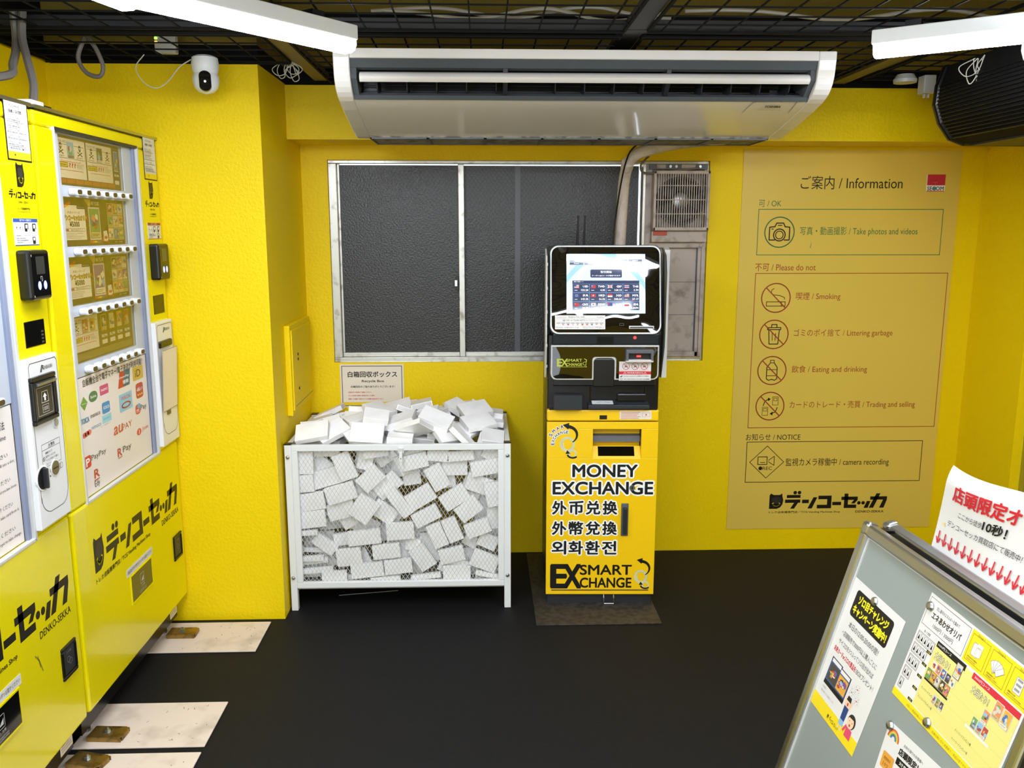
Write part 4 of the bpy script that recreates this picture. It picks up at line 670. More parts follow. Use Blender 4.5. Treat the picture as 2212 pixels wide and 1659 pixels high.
    if not bills:
        c.text('自販機全台で電子マネー/電子決済が利用可能！',.065,.322,.022,.44,'k',2,res=2,bold=.01); q=c.sub(.02,.045,0,.50,.30); pay_logos(q); c.text('Edy',.085,.010,.024,.034,'dk',3)
    else:
        c.text('カードの出し方・自動販売機の使う方法',.10,.296,.022,.40,'k',2,res=2); c.text('How to use this vending machine',.20,.268,.016,.30,'k',2,res=2)
        for i,(a,b) in enumerate((('1.お金を入れてください','Please insert coins or 1,000yen bill into a slot.'),('2.商品ボタンを押してください','Push a button in the bottom side of product you have chosen.'),('3.取出口からカードをお取りください','Pull up on the slot cover and take card from it.'),('4.お釣りにご注意ください','Please be careful not to forget to take change.'))): c.text(a,.30,.228-.062*i,.012,.20,'dk',2,res=1); c.text(b,.30,.207-.062*i,.0105,.225,'dk',2,res=1)
        for i in range(4): c.rrf(.05,.27,.188-.062*i,.240-.062*i,.004,.001,'gy',2); c.rr(.10,.13,.195-.062*i,.232-.062*i,.003,'lg',2); c.rr(.18,.21,.195-.062*i,.232-.062*i,.003,'dk',2)
    m.build('instruction_poster' if bills else 'payment_poster',t)
    # notices, marks
    m,c=sheet(.112,.147,.0008,'k'); c.rect(.004,.108,.004,.143,'paper',1); c.rect(.004,.108,.004,.022,'#e8d020',1.5); owl(c,.030,.008,.009,.010,'#e8d020'); katakana(c,.042,.008,.042,.010); c.text('デンコーセッカ',.026,.126,.008,.045,'k',2,bold=.02,res=1); c.text('自販機よくある質問',.020,.113,.0085,.060,'k',2,bold=.02,res=1)
    for i in range(5): v=.100-.0145*i; c.text('Q.お金が返ってこない場合は',.008,v,.0042,.062,'b' if i!=1 else 'r',2,res=1); lines(c,.008,v-.0055,.09,1,0,.004,'dk',2,seed=i+3); i in(0,1,4) and lines(c,.010,v-.0095,.085,1,0,.0036,'dk',2,seed=i+30)
    c.text('お問い合わせ先は下記へご連絡ください。',.014,.027,.005,.085,'k',2,bold=.02,res=1); m.v=[(x+.711,y-.001,z+1.663) for x,y,z in m.v]; m.build('faq_notice',t)
    m=MB(); c=CV(m,(0,0,0)); owl(c,.742,1.600,.038,.056); katakana(c,.700,1.573,.126,.022); c.text('DENKO-SEKKA',.740,1.561,.0055,.045,'k',2,res=1); c.text('トレカ自販機専門店',.735,1.545,.006,.056,'k',2,bold=.02,res=1); c.text('TCG Vending Machines Shop',.732,1.538,.0045,.062,'k',2,res=1)
    m.build('column_lettering',t); m=MB(); c=CV(m,(0,0,0))
    owl(c,.108,.500,.066,.100); katakana(c,.190,.495,.612,.112); c.text('トレカ自販機専門店／TCG Vending Machines Shop',.108,.464,.019,.415,'k',2,bold=.015,res=2); c.text('DENKO-SEKKA',.632,.460,.020,.165,'k',2,bold=.01,res=2)
    m.build('shop_lettering',t); m=MB(); c=CV(m,(0,0,0))
    if bills: c.line([(.60,.43),(.617,.41),(.63,.375)],.004,'#8d8020'); c.line([(.612,.425),(.62,.39)],.003,'#8d8020')
    if bills: m.build('scuff_mark',t)
    m,c=sheet(.116,.066 if bills else .056,.0008); hc='b' if bills else '#a03a3a'; H=.066 if bills else .056; c.rect(0,.116,H-.009,H,hc,1); c.text('電子マネーの使用方法',.03,H-.007,.0055,.055,'w',2,res=1); c.rect(0,.116,0,.002,hc,1); c.rect(.01,.106,.024,.0245,'lg',1)
    for i in range(3): q=c.sub(.010+.037*i,H-.034); q.rr(.004,.022,.002,.022,.003,'k',1) if i else [q.disc(.004+.008*j,.012,.0022,'k',1,8) for j in range(3)]; q.rr(.008,.018,.010,.019,.001,'w',2); q.poly([(.016,.010),(.024,.004),(.022,-.004),(.014,-.002)],'w',3); q.line([(.016,.010),(.024,.004),(.022,-.004)],.0008,'k',4); i and q.text('›',-.008,.004,.010,.003,'k',2); q.text(('商品を選んで','「カード」を','カードをタッチ')[i],.0,-.009,.0035,.024,'k',2,res=1)
    q=c.sub(.085,.003); q.rr(0,.014,0,.018,.002,'k',1); q.rect(.003,.011,.009,.016,'w',2); lines(c,.01,.016,.06,3,.005,.0032,'k',2,seed=8); m.v=[(x+.704,y-.001,z+(1.458 if bills else 1.463)) for x,y,z in m.v]; m.build('payment_guide',t)
    # card reader
    rd_=MB().box(.703,.802,-.032,.004,1.323,1.447,'black_plastic').build('card_reader',t,bevel=.008,seg=3)
    m=MB(); c=CV(m,(.703,-.0322,1.323),(.78,0,0)); c.U=Vector((.78,0,0)); c.b=.0002; c.rr(.012,.116,.010,.114,.004,'black_gloss',1); c.rect(.034,.088,.064,.108,'#262a2c' if bills else '#6a6238',2); [c.rect(a,a+.003,b,b+.005,'lg',2) for a in(.008,.116) for b in(.008,.108)]; c.line([(.058,.050),(.056,.058),(.066,.058),(.068,.050),(.062,.046)],.0014,'lg',2) if bills else None; m.build('reader_face',rd_)
    for u in (.036,.064): m=MB(); CV(m,(.703,-.0328,1.323)).disc(u,.036,.0080,'blue_led',1,16,.011); m.build('reader_light',rd_)
    m=MB().box(.706,.806,-.0015,.004,1.203,1.270,'black_gloss'); c=CV(m,(.706,-.0015,1.203)); [c.rect(.078,.090,.006+.009*i,.011+.009*i,'#3a3a3a',1) for i in range(4)]; m.build('price_display',t,bevel=.003)
    # coin panel
    cp=MB().box(.664,.824,-.016,.004,.740,1.179,'panel_white').build('coin_panel',t,bevel=.003)
    m=MB(); c=CV(m,(.658,-.0162,.740)); c.line([(.018,.07)]+[(.018,.42)]+[(.026,.428),(.152,.428),(.160,.42),(.160,.09)]+[(.12+.04*math.cos(R(a)),.085-.05*math.sin(R(a))) for a in range(10,90,12)]+[(.07-.05*math.sin(R(a)),.035+.045*(1-math.cos(R(a)))) for a in range(10,95,12)],.0016,'k',1)
    c.text('SHIBAURA',.090,.404,.010,.045,'dk',2,res=2,slant=.2); c.line([(.074,.400),(.082,.416),(.090,.414)],.003,'k',2); c.line([(.078,.400),(.086,.412),(.092,.404)],.0025,'k',2)
    if bills:
        c.rrf(.042,.137,.155,.216,.002,.001,'k',1); c.rect(.042,.137,.2,.201,'k',1); c.text('⚠警告',.075,.2025,.010,.034,'k',2,res=1,bold=.03); lines(c,.058,.188,.072,4,.010,.0065,'k',2,seed=2,chars='販売機の前に座ったり乗せないで下さい'); c.arc(.049,.178,.005,.0012,'k',2); c.line([(.046,.181),(.052,.175)],.0012,'k',2); c.text('おつり・返却',.036,.136,.010,.052,'k',2,res=1); [c.arc(.100+.011*i,.140,.0075,.001,'k',2) for i in range(4)]; c.line([(.050,.125),(.062,.130),(.074,.126)],.004,'k',2)
    m.build('panel_print',cp)
    if bills:
        b=MB().holed(.670,.790,1.012,1.134,(.682,.778,1.024,1.122),-.026,-.014,'black_plastic',.004,'#3a3424').build('bill_slot',cp,bevel=.003)
        m=MB().prism([(-.024,1.108),(-.034,1.112),(-.034,1.118),(-.016,1.122)],.684,.776,'x','silver'); c=CV(m,(.681,-.0225,1.024)); c.frame(.010,.086,.008,.080,.001,'lg',1); c.line([(.030,.040),(.034,.068),(.062,.068),(.066,.040),(.030,.040)],.0015,'lg',2); c.poly([(.044,.044),(.052,.044),(.052,.054),(.058,.054),(.048,.064),(.038,.054),(.044,.054)],'w',2); c.frame(.032,.064,.014,.034,.001,'lg',2); c.text('1000',.036,.019,.010,.024,'lg',2,res=2); m.build('bill_mouth',b)
        MB().cyl((.781,-.018,.9985),(.781,-.012,.9985),.0145,'white_paint',20).cyl((.781,-.0205,.9985),(.781,-.012,.9985),.010,'silver',18).build('panel_lock',cp)
        MB().cyl((.757,-.018,.882),(.757,-.012,.882),.022,'white_paint',22).cyl((.757,-.019,.882),(.757,-.012,.882),.019,'bar_tan',22).box(.745,.769,-.0195,-.018,.8805,.8835,'k').build('coin_slot',cp)
        MB().cyl((.693,-.018,.872),(.693,-.012,.872),.033,'white_paint',24).cyl((.693,-.019,.872),(.693,-.012,.872),.029,'k',24).box(.689,.697,-.03,-.018,.846,.898,'charcoal').box(.703,.7075,-.026,-.018,.850,.894,'silver').build('return_lever',cp,bevel=.001)
    else:
        MB().box(.682,.795,-.024,-.012,1.088,1.112,'black_plastic').build('bill_slot',cp,bevel=.004)
        m,c=sheet(.142,.220,.0008,'paper_warm'); c.frame(.001,.141,.001,.219,.0014,'k',1); c.text('電子決済専用',.045,.186,.010,.050,'k',2,res=1,bold=.03); c.text('Only Cashless payment',.020,.166,.011,.100,'dk',2,res=1); q=c.sub(.010,.045,0,.122,.125); pay_logos(q); c.text('現金でのご利用は出来ません',.032,.020,.006,.078,'k',2,res=1,bold=.02); c.text('ICカード残高をご確認の上ご利用ください',.018,.010,.006,.105,'k',2,res=1,bold=.02); m.v=[(x+.672,y-.020-.012*(z/.22)**2,z+.862) for x,y,z in m.v]; m.build('cashless_notice',cp)
        MB().box(.715,.745,-.0195,-.016,.846,.862,'bar_tan').build('tape_tab',cp)
    # dispensing slot and change cup
    b=MB().holed(.335,.515,.297,.396,(.340,.510,.302,.391),-.003,.004,'machine_yellow').box(.340,.510,.003,.006,.302,.391,'k').build('dispense_slot',t)
    m=MB().box(.342,.509,-.002,.001,.304,.389,'black_gloss' if bills else '#6d6422'); c=CV(m,(.342,-.002,.304)); c.rrf(.068,.098,.035,.068,.002,.0015,'lg',1); c.poly([(.074,.042),(.092,.042),(.094,.058),(.082,.050)],'lg',2); c.text('⚠注意',.070,.022,.008,.030,'lg',2,res=1); lines(c,.058,.012,.055,2,.006,.004,'lg',2,seed=6); m.build('slot_flap',b)
    m,c=sheet(.215,.026,.0006); c.text('商品は必ず手で押さえて1つずつお取りください',.008,.007,.013,.20,'k',2,res=1); m.v=[(x+.312,y-.001,z+.399) for x,y,z in m.v]; m.build('slot_notice',t)
    b=MB().holed(.722,.802,.290,.383,(.730,.794,.300,.374),-.006,.004,'black_plastic',.003,'charcoal').build('change_cup',t,bevel=.003)
    m=MB(); c=CV(m,(.730,-.003,.300)); c.b=.0002; c.text('つり銭',.016,.058,.008,.026,'gy',1,res=1); c.arc(.026,.040,.008,.0015,'gy',1); c.arc(.036,.032,.008,.0015,'gy',1); m.build('cup_print',b)
    m,c=sheet(.07,.05,.0006,'paper_warm'); lines(c,.006,.040,.058,5,.008,.004,'dk',1,seed=4); m.v=[(x+.745,y+.039,z+.05) for x,y,z in m.v]; m.build('rating_plate',t)
vending((-1.14,2.31,0),'yellow card vending machine standing against the yellow pillar, with the payment logo poster',False)
vending((-1.14,1.457,0),'nearer yellow card vending machine at the left edge, with coin and bill slots',True)
for i,(y0,y1,lb) in enumerate(((2.888,3.122,'pale cream floor plate farthest back, beside the pillar'),(2.312,2.553,'pale cream floor plate in the middle, between two others'),(2.02,2.284,'pale cream floor plate nearest, at the bottom left edge'))):
    b=MB().box(-1.21,-.822,y0,y1,.001,.006,'cream'); c=CV(b,(0,0,.006),(1,0,0),(0,1,0)); rd=random.Random(i+2)
    for k in range(16): x,y,a=rd.uniform(-1.1,-.84),rd.uniform(y0+.02,y1-.02),rd.uniform(0,3); l=rd.uniform(.003,.012); c.line([(x,y),(x+l*math.cos(a),y+l*math.sin(a))],.0016,'dk')
    solo('floor_plate',b,lb,'plate','cream plates under the vending machines',bevel=.002)
for x,y,a,lb in ((-1.115,3.02,0,'brass anchor bracket bolted on the farthest cream floor plate'),(-1.115,2.37,-4,'brass anchor bracket bolted on the middle cream floor plate'),(-1.115,2.235,-14,'brass anchor bracket bolted on the nearest cream floor plate')):
    t=thing('anchor_bracket',lb,'bracket',(x,y,.006),R(a),'brass feet of the vending machines')
    P=[(-.06,-.03),(.035,-.03),(.045,-.02),(.045,.02),(.035,.03),(-.06,.03)]
    MB().prism(P,.012,.016,'z','brass').box(-.06,.043,-.030,-.027,0,.014,'brass').box(-.06,.043,.027,.030,0,.014,'brass').box(.041,.044,-.022,.022,0,.014,'brass').build('bracket_plate',t,bevel=.002)
    MB().box(-.022,.002,-.012,.012,.016,.018,'silver').lathe((-.01,0,.018),[(.009,0),(.009,.006),(.004,.007),(.004,.013)],'silver',6).build('anchor_bolt',t)
# ---------------------------------------------------------------- crate of white boxes
FRONT=[(-0.691,0.606,0.06,0.097,0),(-0.54,0.585,0.071,0.11,20),(-0.622,0.533,0.122,0.068,16),(-0.559,0.477,0.124,0.072,17),(-0.672,0.444,0.097,0.07,8),(-0.672,0.372,0.101,0.069,6),(-0.441,0.535,0.1,0.075,42),(-0.378,0.501,0.107,0.072,40),(-0.472,0.411,0.087,0.105,-36),(-0.393,0.391,0.097,0.075,-36),(-0.271,0.602,0.107,0.063,13),(-0.18,0.537,0.067,0.103,28),(-0.247,0.457,0.109,0.069,31),(-0.113,0.455,0.113,0.067,33),(-0.226,0.379,0.11,0.063,27),(-0.058,0.406,0.098,0.07,38),(-0.015,0.501,0.11,0.067,-20),(-0.112,0.57,0.102,0.063,0),(-0.183,0.298,0.062,0.105,22),(-0.124,0.321,0.064,0.103,22),(-0.023,0.326,0.105,0.06,20),(-0.472,0.293,0.13,0.063,6),(-0.33,0.318,0.108,0.065,4),(-0.387,0.234,0.114,0.061,6),(-0.535,0.212,0.105,0.068,7),(-0.465,0.156,0.133,0.059,6),(-0.341,0.17,0.109,0.061,6),(-0.243,0.206,0.068,0.1,33),(-0.127,0.215,0.104,0.063,13),(-0.108,0.14,0.107,0.056,0),(0.018,0.264,0.081,0.061,-25),(0.003,0.188,0.11,0.072,-22),(-0.596,0.133,0.097,0.037,2),(-0.563,0.4,0.113,0.07,14),(-0.332,0.436,0.049,0.127,36),(0.012,0.576,0.117,0.059,10),(0.041,0.466,0.062,0.1,10),(0.041,0.362,0.052,0.093,4),(-0.693,0.518,0.062,0.067,4),(-0.462,0.601,0.062,0.073,-12),(-0.387,0.614,0.084,0.06,35),(-0.086,0.624,0.097,0.04,5),(0.032,0.623,0.071,0.053,-30),(-0.532,0.355,0.084,0.06,30),(-0.284,0.531,0.071,0.073,8),(-0.36,0.367,0.058,0.047,-38),(-0.634,0.259,0.097,0.053,-38),(-0.561,0.272,0.078,0.047,8),(-0.283,0.254,0.058,0.053,-10),(-0.05,0.258,0.058,0.047,-30),(-0.418,0.641,0.097,0.04,8),(-0.178,0.628,0.078,0.047,-5),(-0.613,0.636,0.104,0.03,0)]
FLAT=[(-0.691,0.315,0.065,3),(-0.695,0.295,0.068,-4),(-0.686,0.207,0.097,2),(-0.677,0.188,0.11,6),(-0.682,0.228,0.091,-3),(-0.665,0.157,0.13,4),(-0.699,0.14,0.065,-2),(-0.679,0.124,0.104,3),(-0.232,0.126,0.123,6),(-0.219,0.113,0.104,1),(0.016,0.13,0.097,-12),(0.016,0.114,0.097,-4),(-0.393,0.116,0.117,3),(-0.553,0.117,0.097,2)]
HEAP=[(-0.337,3.522,0.6882,-0.08,0.1,-1.96,1),(-0.568,3.479,0.6693,-0.15,0.03,2.7,0),(-0.629,3.726,0.6592,0.1,-0.07,-1.53,0),(-0.199,3.523,0.6713,0.01,0.13,-0.18,0),(-0.614,3.406,0.6578,0.12,-0.02,-0.44,0),(-0.289,3.643,0.6794,0.02,0.13,1.14,0),(0.044,3.737,0.6127,0.23,0.13,1.59,1),(-0.41,3.337,0.6582,-0.13,-0.06,2.4,0),(0.041,3.727,0.6419,-0.23,-0.13,-1.57,0),(-0.006,3.426,0.6492,0.02,0.05,0.57,0),(-0.681,3.502,0.6637,-0.04,-0.1,1.13,1),(-0.651,3.328,0.6495,-0.07,0.0,2.71,0),(-0.557,3.603,0.6757,0.01,0.13,2.87,0),(-0.49,3.398,0.6788,-0.23,-0.14,0.79,1),(-0.543,3.495,0.6999,0.15,-0.04,-0.42,1),(-0.584,3.443,0.7084,0.56,-0.13,-0.19,0),(-0.674,3.612,0.674,0.08,0.3,-3.13,0),(0.011,3.507,0.6665,2.98,-0.12,-0.31,0),(-0.035,3.733,0.6849,-0.64,0.53,-2.01,0),(-0.522,3.731,0.6698,-0.16,0.01,0.56,1),(-0.694,3.727,0.6679,0.42,-0.06,-1.57,0),(-0.226,3.419,0.6635,0.09,-0.11,1.37,0),(-0.281,3.749,0.6782,-0.5,0.04,0.0,0),(-0.694,3.466,0.686,-0.08,-0.08,1.57,0),(-0.26,3.306,0.6519,-0.1,-0.02,-3.14,0),(-0.121,3.513,0.6828,-0.02,0.14,-0.35,0),(-0.141,3.728,0.656,-0.08,-0.09,-1.56,0),(-0.473,3.322,0.6947,0.69,-0.39,0.5,0),(-0.064,3.609,0.6534,-0.13,-3.0,1.1,0),(-0.119,3.715,0.6983,2.71,0.05,1.95,0),(-0.161,3.412,0.6813,-0.13,-0.05,-3.09,0),(0.02,3.647,0.6716,-0.3,-0.2,-3.1,0),(-0.417,3.704,0.6747,0.14,-0.09,-2.47,0),(-0.359,3.408,0.668,0.11,0.12,-0.74,0),(-0.456,3.301,0.7035,0.77,0.07,0.0,0),(-0.013,3.55,0.6915,-0.12,-0.08,-2.4,0),(-0.607,3.405,0.711,-0.31,-0.49,1.76,1),(-0.242,3.413,0.7037,0.21,-0.06,-0.62,0),(-0.174,3.699,0.6959,-0.42,-0.14,1.54,0),(-0.685,3.37,0.6944,0.05,0.41,-1.39,0),(0.021,3.503,0.7075,0.03,0.14,0.01,0),(-0.179,3.565,0.7098,-0.27,0.14,1.63,0),(-0.326,3.301,0.6827,0.1,0.09,-0.0,1),(-0.217,3.555,0.723,-0.02,-0.31,-0.34,0),(-0.271,3.327,0.7182,0.59,2.79,-0.59,0),(-0.13,3.342,0.6508,-0.07,3.11,1.12,0),(-0.235,3.667,0.7113,-0.09,-0.17,0.23,0),(0.018,3.601,0.7111,0.02,0.14,-0.08,0),(-0.441,3.559,0.6909,-0.08,0.02,2.6,1),(-0.228,3.456,0.7426,0.26,0.2,-1.6,0),(-0.55,3.633,0.7014,0.09,0.1,-2.78,1),(-0.439,3.752,0.6987,-0.23,0.07,0.0,1),(-0.344,3.703,0.719,-0.13,-0.26,1.4,0),(-0.065,3.422,0.6897,0.42,0.03,1.19,0),(-0.385,3.632,0.7209,-0.35,0.12,2.92,1),(0.026,3.337,0.6602,-0.18,0.15,-1.69,0),(-0.258,3.621,0.7367,-2.96,-0.11,-1.25,1),(-0.106,3.667,0.7382,0.01,0.06,-3.01,0),(-0.341,3.408,0.7177,-0.06,-0.4,0.62,0),(0.021,3.561,0.7316,-0.03,-0.14,-3.14,0),(-0.153,3.336,0.6998,-0.01,0.52,-1.02,0),(-0.5,3.532,0.7276,-0.31,-0.03,-0.43,0),(-0.373,3.5,0.7131,0.12,-0.05,0.71,0),(-0.08,3.305,0.6877,-0.03,-0.81,-3.14,0),(-0.495,3.564,0.7406,0.3,-0.1,3.11,0),(-0.459,3.419,0.7221,-0.2,0.04,3.03,0),(-0.335,3.389,0.7404,-0.24,0.33,2.96,0),(-0.105,3.584,0.7506,0.24,0.27,-0.83,1),(-0.018,3.423,0.7202,0.39,-0.06,0.48,0),(0.039,3.326,0.6789,0.16,-0.16,1.54,0),(-0.033,3.505,0.7552,-0.42,3.07,0.47,0),(-0.67,3.304,0.7125,0.57,-0.17,-0.0,0),(-0.369,3.61,0.7446,0.29,-0.24,0.14,0),(-0.6,3.331,0.7068,0.38,-0.35,0.59,0),(-0.504,3.392,0.7406,0.13,-0.16,0.56,1),(-0.676,3.732,0.7,0.06,0.42,-3.12,0),(-0.427,3.484,0.7628,0.01,0.16,-0.89,0),(-0.694,3.602,0.692,2.84,0.08,1.57,0),(-0.426,3.36,0.7606,-0.43,-2.96,0.11,1),(-0.317,3.508,0.7506,-0.35,-0.25,-1.44,0),(-0.588,3.747,0.6887,0.18,0.1,-3.12,0),(0.021,3.692,0.7059,0.02,-0.2,3.14,0),(-0.187,3.363,0.7497,-0.39,-0.37,2.97,0),(-0.261,3.595,0.7641,-0.2,0.07,1.66,0)]
def crate():
    t=thing('mesh_crate','white steel mesh crate on legs, heaped with white boxes, beside the pillar','crate',(-.327,3.51,0)); W='white_paint'
    x0,x1,y0,y1,zt=-.765,.108,3.225,3.80,.682
    for i,(x,y) in enumerate(((x0,y0),(x1-.026,y0),(x0,y1-.026),(x1-.026,y1-.026))):
        lg=MB().box(x,x+.026,y,y+.026,0,zt-.002,W).build('leg',t,world=True,bevel=.0025)
        MB().box(x-.001,x+.027,y-.001,y+.027,zt-.004,zt+.002,'black_plastic').build('leg_cap',lg,world=False) if 0 else MB().box(x-.001,x+.027,y-.001,y+.027,zt-.002,zt+.002,'black_plastic').build('corner_cap',t,world=True)
        if y==y0:
            for z in (.632,.14): MB().lathe((x+.013,y-.004,z),[(.0075,0),(.006,.003),(.002,.004)],'silver',12,Matrix.Rotation(R(90),4,'X')).build('bolt',t,world=True)
    def frame(n,a,b,yc,z0,z1,ax):
        m=MB(); e=.024
        for p,q,r,s in ((a,b,z0,z0+e),(a,b,z1-e,z1),(a,a+e,z0+e,z1-e),(b-e,b,z0+e,z1-e)):
            m.box(p,q,yc-.010,yc+.010,r,s,W) if ax=='x' else m.box(yc-.010,yc+.010,p,q,r,s,W)
        m.build('panel_frame',t,world=True,bevel=.002)
        # expanded metal: zigzag strands
        m=MB(); pw,ph=.0163,.0265; A,B,C,D=a+e-.002,b-e+.002,z0+e-.002,z1-e+.002
        import itertools
        sl=ph/pw
        for sg in (1,-1):
            c0=-(B-A)*sl if sg==1 else 0; c=c0
            while c<(D-C)+(0 if sg==1 else (B-A)*sl):
                # line z=C+c+sg*sl*(x-A), clipped
                xs=[]
                for zc in (C,D): xs.append(A+(zc-C-c)/(sg*sl))
                lo=max(A,min(xs)); hi=min(B,max(xs))
                if hi-lo>.003:
                    P=[]
                    for x in (lo,hi):
                        z=C+c+sg*sl*(x-A); P.append((x,yc,z) if ax=='x' else (yc,x,z))
                    d=Vector(P[1])-Vector(P[0]); n_=Vector((0,1,0)) if ax=='x' else Vector((1,0,0)); wd=d.cross(n_).normalized()*.00068; dp=n_*.0006
                    vs=[Vector(p)+a_*wd+b_*dp for p in P for a_,b_ in ((-1,-1),(1,-1),(1,1),(-1,1))]
                    m.add(vs,[(0,1,5,4),(1,2,6,5),(2,3,7,6),(3,0,4,7)],'lightgrey')
                c+=ph
        m.build('mesh_panel',t,world=True)
    frame('front',x0+.026,x1-.026,y0+.011,.094,zt-.004,'x'); frame('back',x0+.026,x1-.026,y1-.004,.094,zt-.004,'x'); frame('l',y0+.026,y1-.026,x0+.012,.094,zt-.004,'y'); frame('r',y0+.026,y1-.026,x1-.012,.094,zt-.004,'y')
    MB().box(x0+.02,x1-.02,y0+.022,y1-.022,.082,.092,'lightgrey').build('floor_panel',t,world=True)
    m=MB().box(-.329,-.306,y0-.004,y0+.004,.645,.668,W).box(-.326,-.309,y0-.008,y0-.002,.650,.664,'lightgrey').box(-.3235,-.3115,y0-.009,y0-.001,.612,.652,W).cyl((-.3175,y0-.011,.625),(-.3175,y0-.008,.625),.003,'silver',10); m.build('latch',t,world=True,bevel=.0015)
crate()
BOXM={}
def boxmesh(w,h,d):
    """card box: tube plus a tuck-flap seam, resting centred"""
    key=(round(w,2),round(h,2),round(d,3))
    w,h,d=key
    if key not in BOXM:
        m=MB().box(-w/2,w/2,-d/2,d/2,-h/2,h/2,'box_white').box(-w/2-.0004,-w/2+.003,-d/2+.002,d/2-.002,-h/2+.004,h/2-.004,'box_grey').box(w/2-.003,w/2+.0004,-d/2+.002,d/2-.002,-h/2+.004,h/2-.004,'box_grey')
        o=m.build('card_box',bevel=.0012); BOXM[key]=[o,False]
    o,used=BOXM[key]
    if used:
        c=o.copy(); COL.objects.link(c); return c
    BOXM[key][1]=True; return o
def rect_pts(x,z,w,h,r):
    ca,sa=math.cos(R(r)),math.sin(R(r)); return [(x+a*w/2*ca-b*h/2*sa,z+a*w/2*sa+b*h/2*ca) for a,b in ((-1,-1),(1,-1),(1,1),(-1,1))]
def sat(A,B,g=.0015):
    for P in (A,B):
        for i in range(4):
            (a,b),(c,d)=P[i],P[(i+1)%4]; n=(d-b,a-c); l=math.hypot(*n); n=(n[0]/l,n[1]/l); pa=[p[0]*n[0]+p[1]*n[1] for p in A]; pb=[p[0]*n[0]+p[1]*n[1] for p in B]
            if max(pa)<min(pb)+g or max(pb)<min(pa)+g: return False
    return True
layers=[[] for _ in range(9)]; YF=3.2485; ST=.0215
XL,XR,ZB,ZT=-.735,.078,.094,.668
def fit(x,z,w,h,r):
    P=rect_pts(x,z,w,h,r); dx=max(0,XL-min(p[0] for p in P))-max(0,max(p[0] for p in P)-XR); dz=max(0,ZB-min(p[1] for p in P))-max(0,max(p[1] for p in P)-ZT); return x+dx,z+dz
placed=[]
def drop(x,z,w,h,r,lo=0,hi=9,kind='front'):
    x,z=fit(x,z,w,h,r); P=rect_pts(x,z,w,h,r)
    for L in range(lo,hi):
        if not any(sat(P,q) for q in layers[L]):
            layers[L].append(P); placed.append((x,z,w,h,r,L,kind)); return L
    return None
for b in FRONT: drop(*b,hi=4)
for x,z,w,r in FLAT: drop(x,z,w,.019,r,hi=4,kind='flat')
rd=random.Random(21)
# second row of boxes showing through the gaps
def cover(x,z,upto):
    for L in range(upto):
        for P in layers[L]:
            ins=True
            for i in range(4):
                (a,b),(c,d)=P[i],P[(i+1)%4]
                if (c-a)*(z-b)-(d-b)*(x-a)<0: ins=False; break
            if ins: return True
    return False
for n in range(260):
    x,z=rd.uniform(XL,XR),rd.uniform(ZB,ZT-.01)
    if not cover(x,z,9) and rd.random()<.5: drop(x+rd.uniform(-.03,.03),z+rd.uniform(-.03,.03),.125,.084,rd.choice((rd.uniform(-45,45),rd.uniform(60,120))),1,6,'gap')
ROWS=('top','second','third','fourth','fifth','bottom')
ORD=('first','second','third','fourth','fifth','sixth','seventh','eighth','ninth','tenth','eleventh','twelfth','thirteenth','fourteenth','fifteenth','sixteenth','seventeenth','eighteenth')
fr=[p for p in placed if p[6]=='front']; fr.sort(key=lambda p:-p[1]); per=math.ceil(len(fr)/6)
lab={}
for k in range(6):
    row=sorted(fr[k*per:(k+1)*per])
    for i,p in enumerate(row):
        tilt='level' if abs(p[4])<5 else ('tipped steeply' if abs(p[4])>25 else 'slightly tipped')
        lab[p]='white box %s behind the mesh, %s from left in the %s row'%(tilt,ORD[i],ROWS[k])
fl=sorted(p for p in placed if p[6]=='flat')
for i,p in enumerate(fl): lab[p]='white box seen edge-on near the crate bottom, %s from the left'%ORD[i]
for p in placed:
    x,z,w,h,r,L,kd=p; o=boxmesh(w,h,.019 if kd!='flat' else .02) if kd!='flat' else boxmesh(w,.02,.019)
    o.location=(x,YF+.0098+L*ST+.0,z); o.rotation_euler=(0,R(-r),0)
    tag(o,lab.get(p,'white card box half hidden behind the front boxes in the mesh crate'),'box','white boxes behind the crate mesh' if p in lab else 'white boxes in the gaps behind the front boxes')
hp=[h for h in HEAP if h[2]>.655 and h[1]>3.27]; hp.sort(key=lambda h:h[1]); n=len(hp); per=math.ceil(n/6)
names=('nearest the front rail','second from the front','third from the front','third from the back','second from the back','farthest back')
for k in range(6):
    row=sorted(hp[k*per:(k+1)*per])
    for i,(x,y,z,a,b,c,s) in enumerate(row):
        o=boxmesh(.105,.075,.03) if s else boxmesh(.126,.086,.022)
        o.rotation_mode='QUATERNION'
        from mathutils import Euler
        o.rotation_quaternion=(Euler((a,b,c)).to_matrix()@Matrix.Rotation(R(90),3,'X')).to_quaternion(); o.location=(x,y,z)
        tag(o,'white box heaped on the crate, %s from left in row %s'%(ORD[i],names[k]),'box','white boxes heaped on the crate')
for i,(a,b,lb) in enumerate((((-.60,3.36),(-.36,3.40),'thin pale strip slanting on the floor under the crate'),((-.62,3.47),(-.12,3.44),'thin pale strip lying across the floor under the crate'))):
    (p,q),(r_,s)=a,b; m=MB().tube([(p,q,.003),(r_,s,.003)],.0018,'gy',5); solo('plastic_strip',m,lb,'strip')
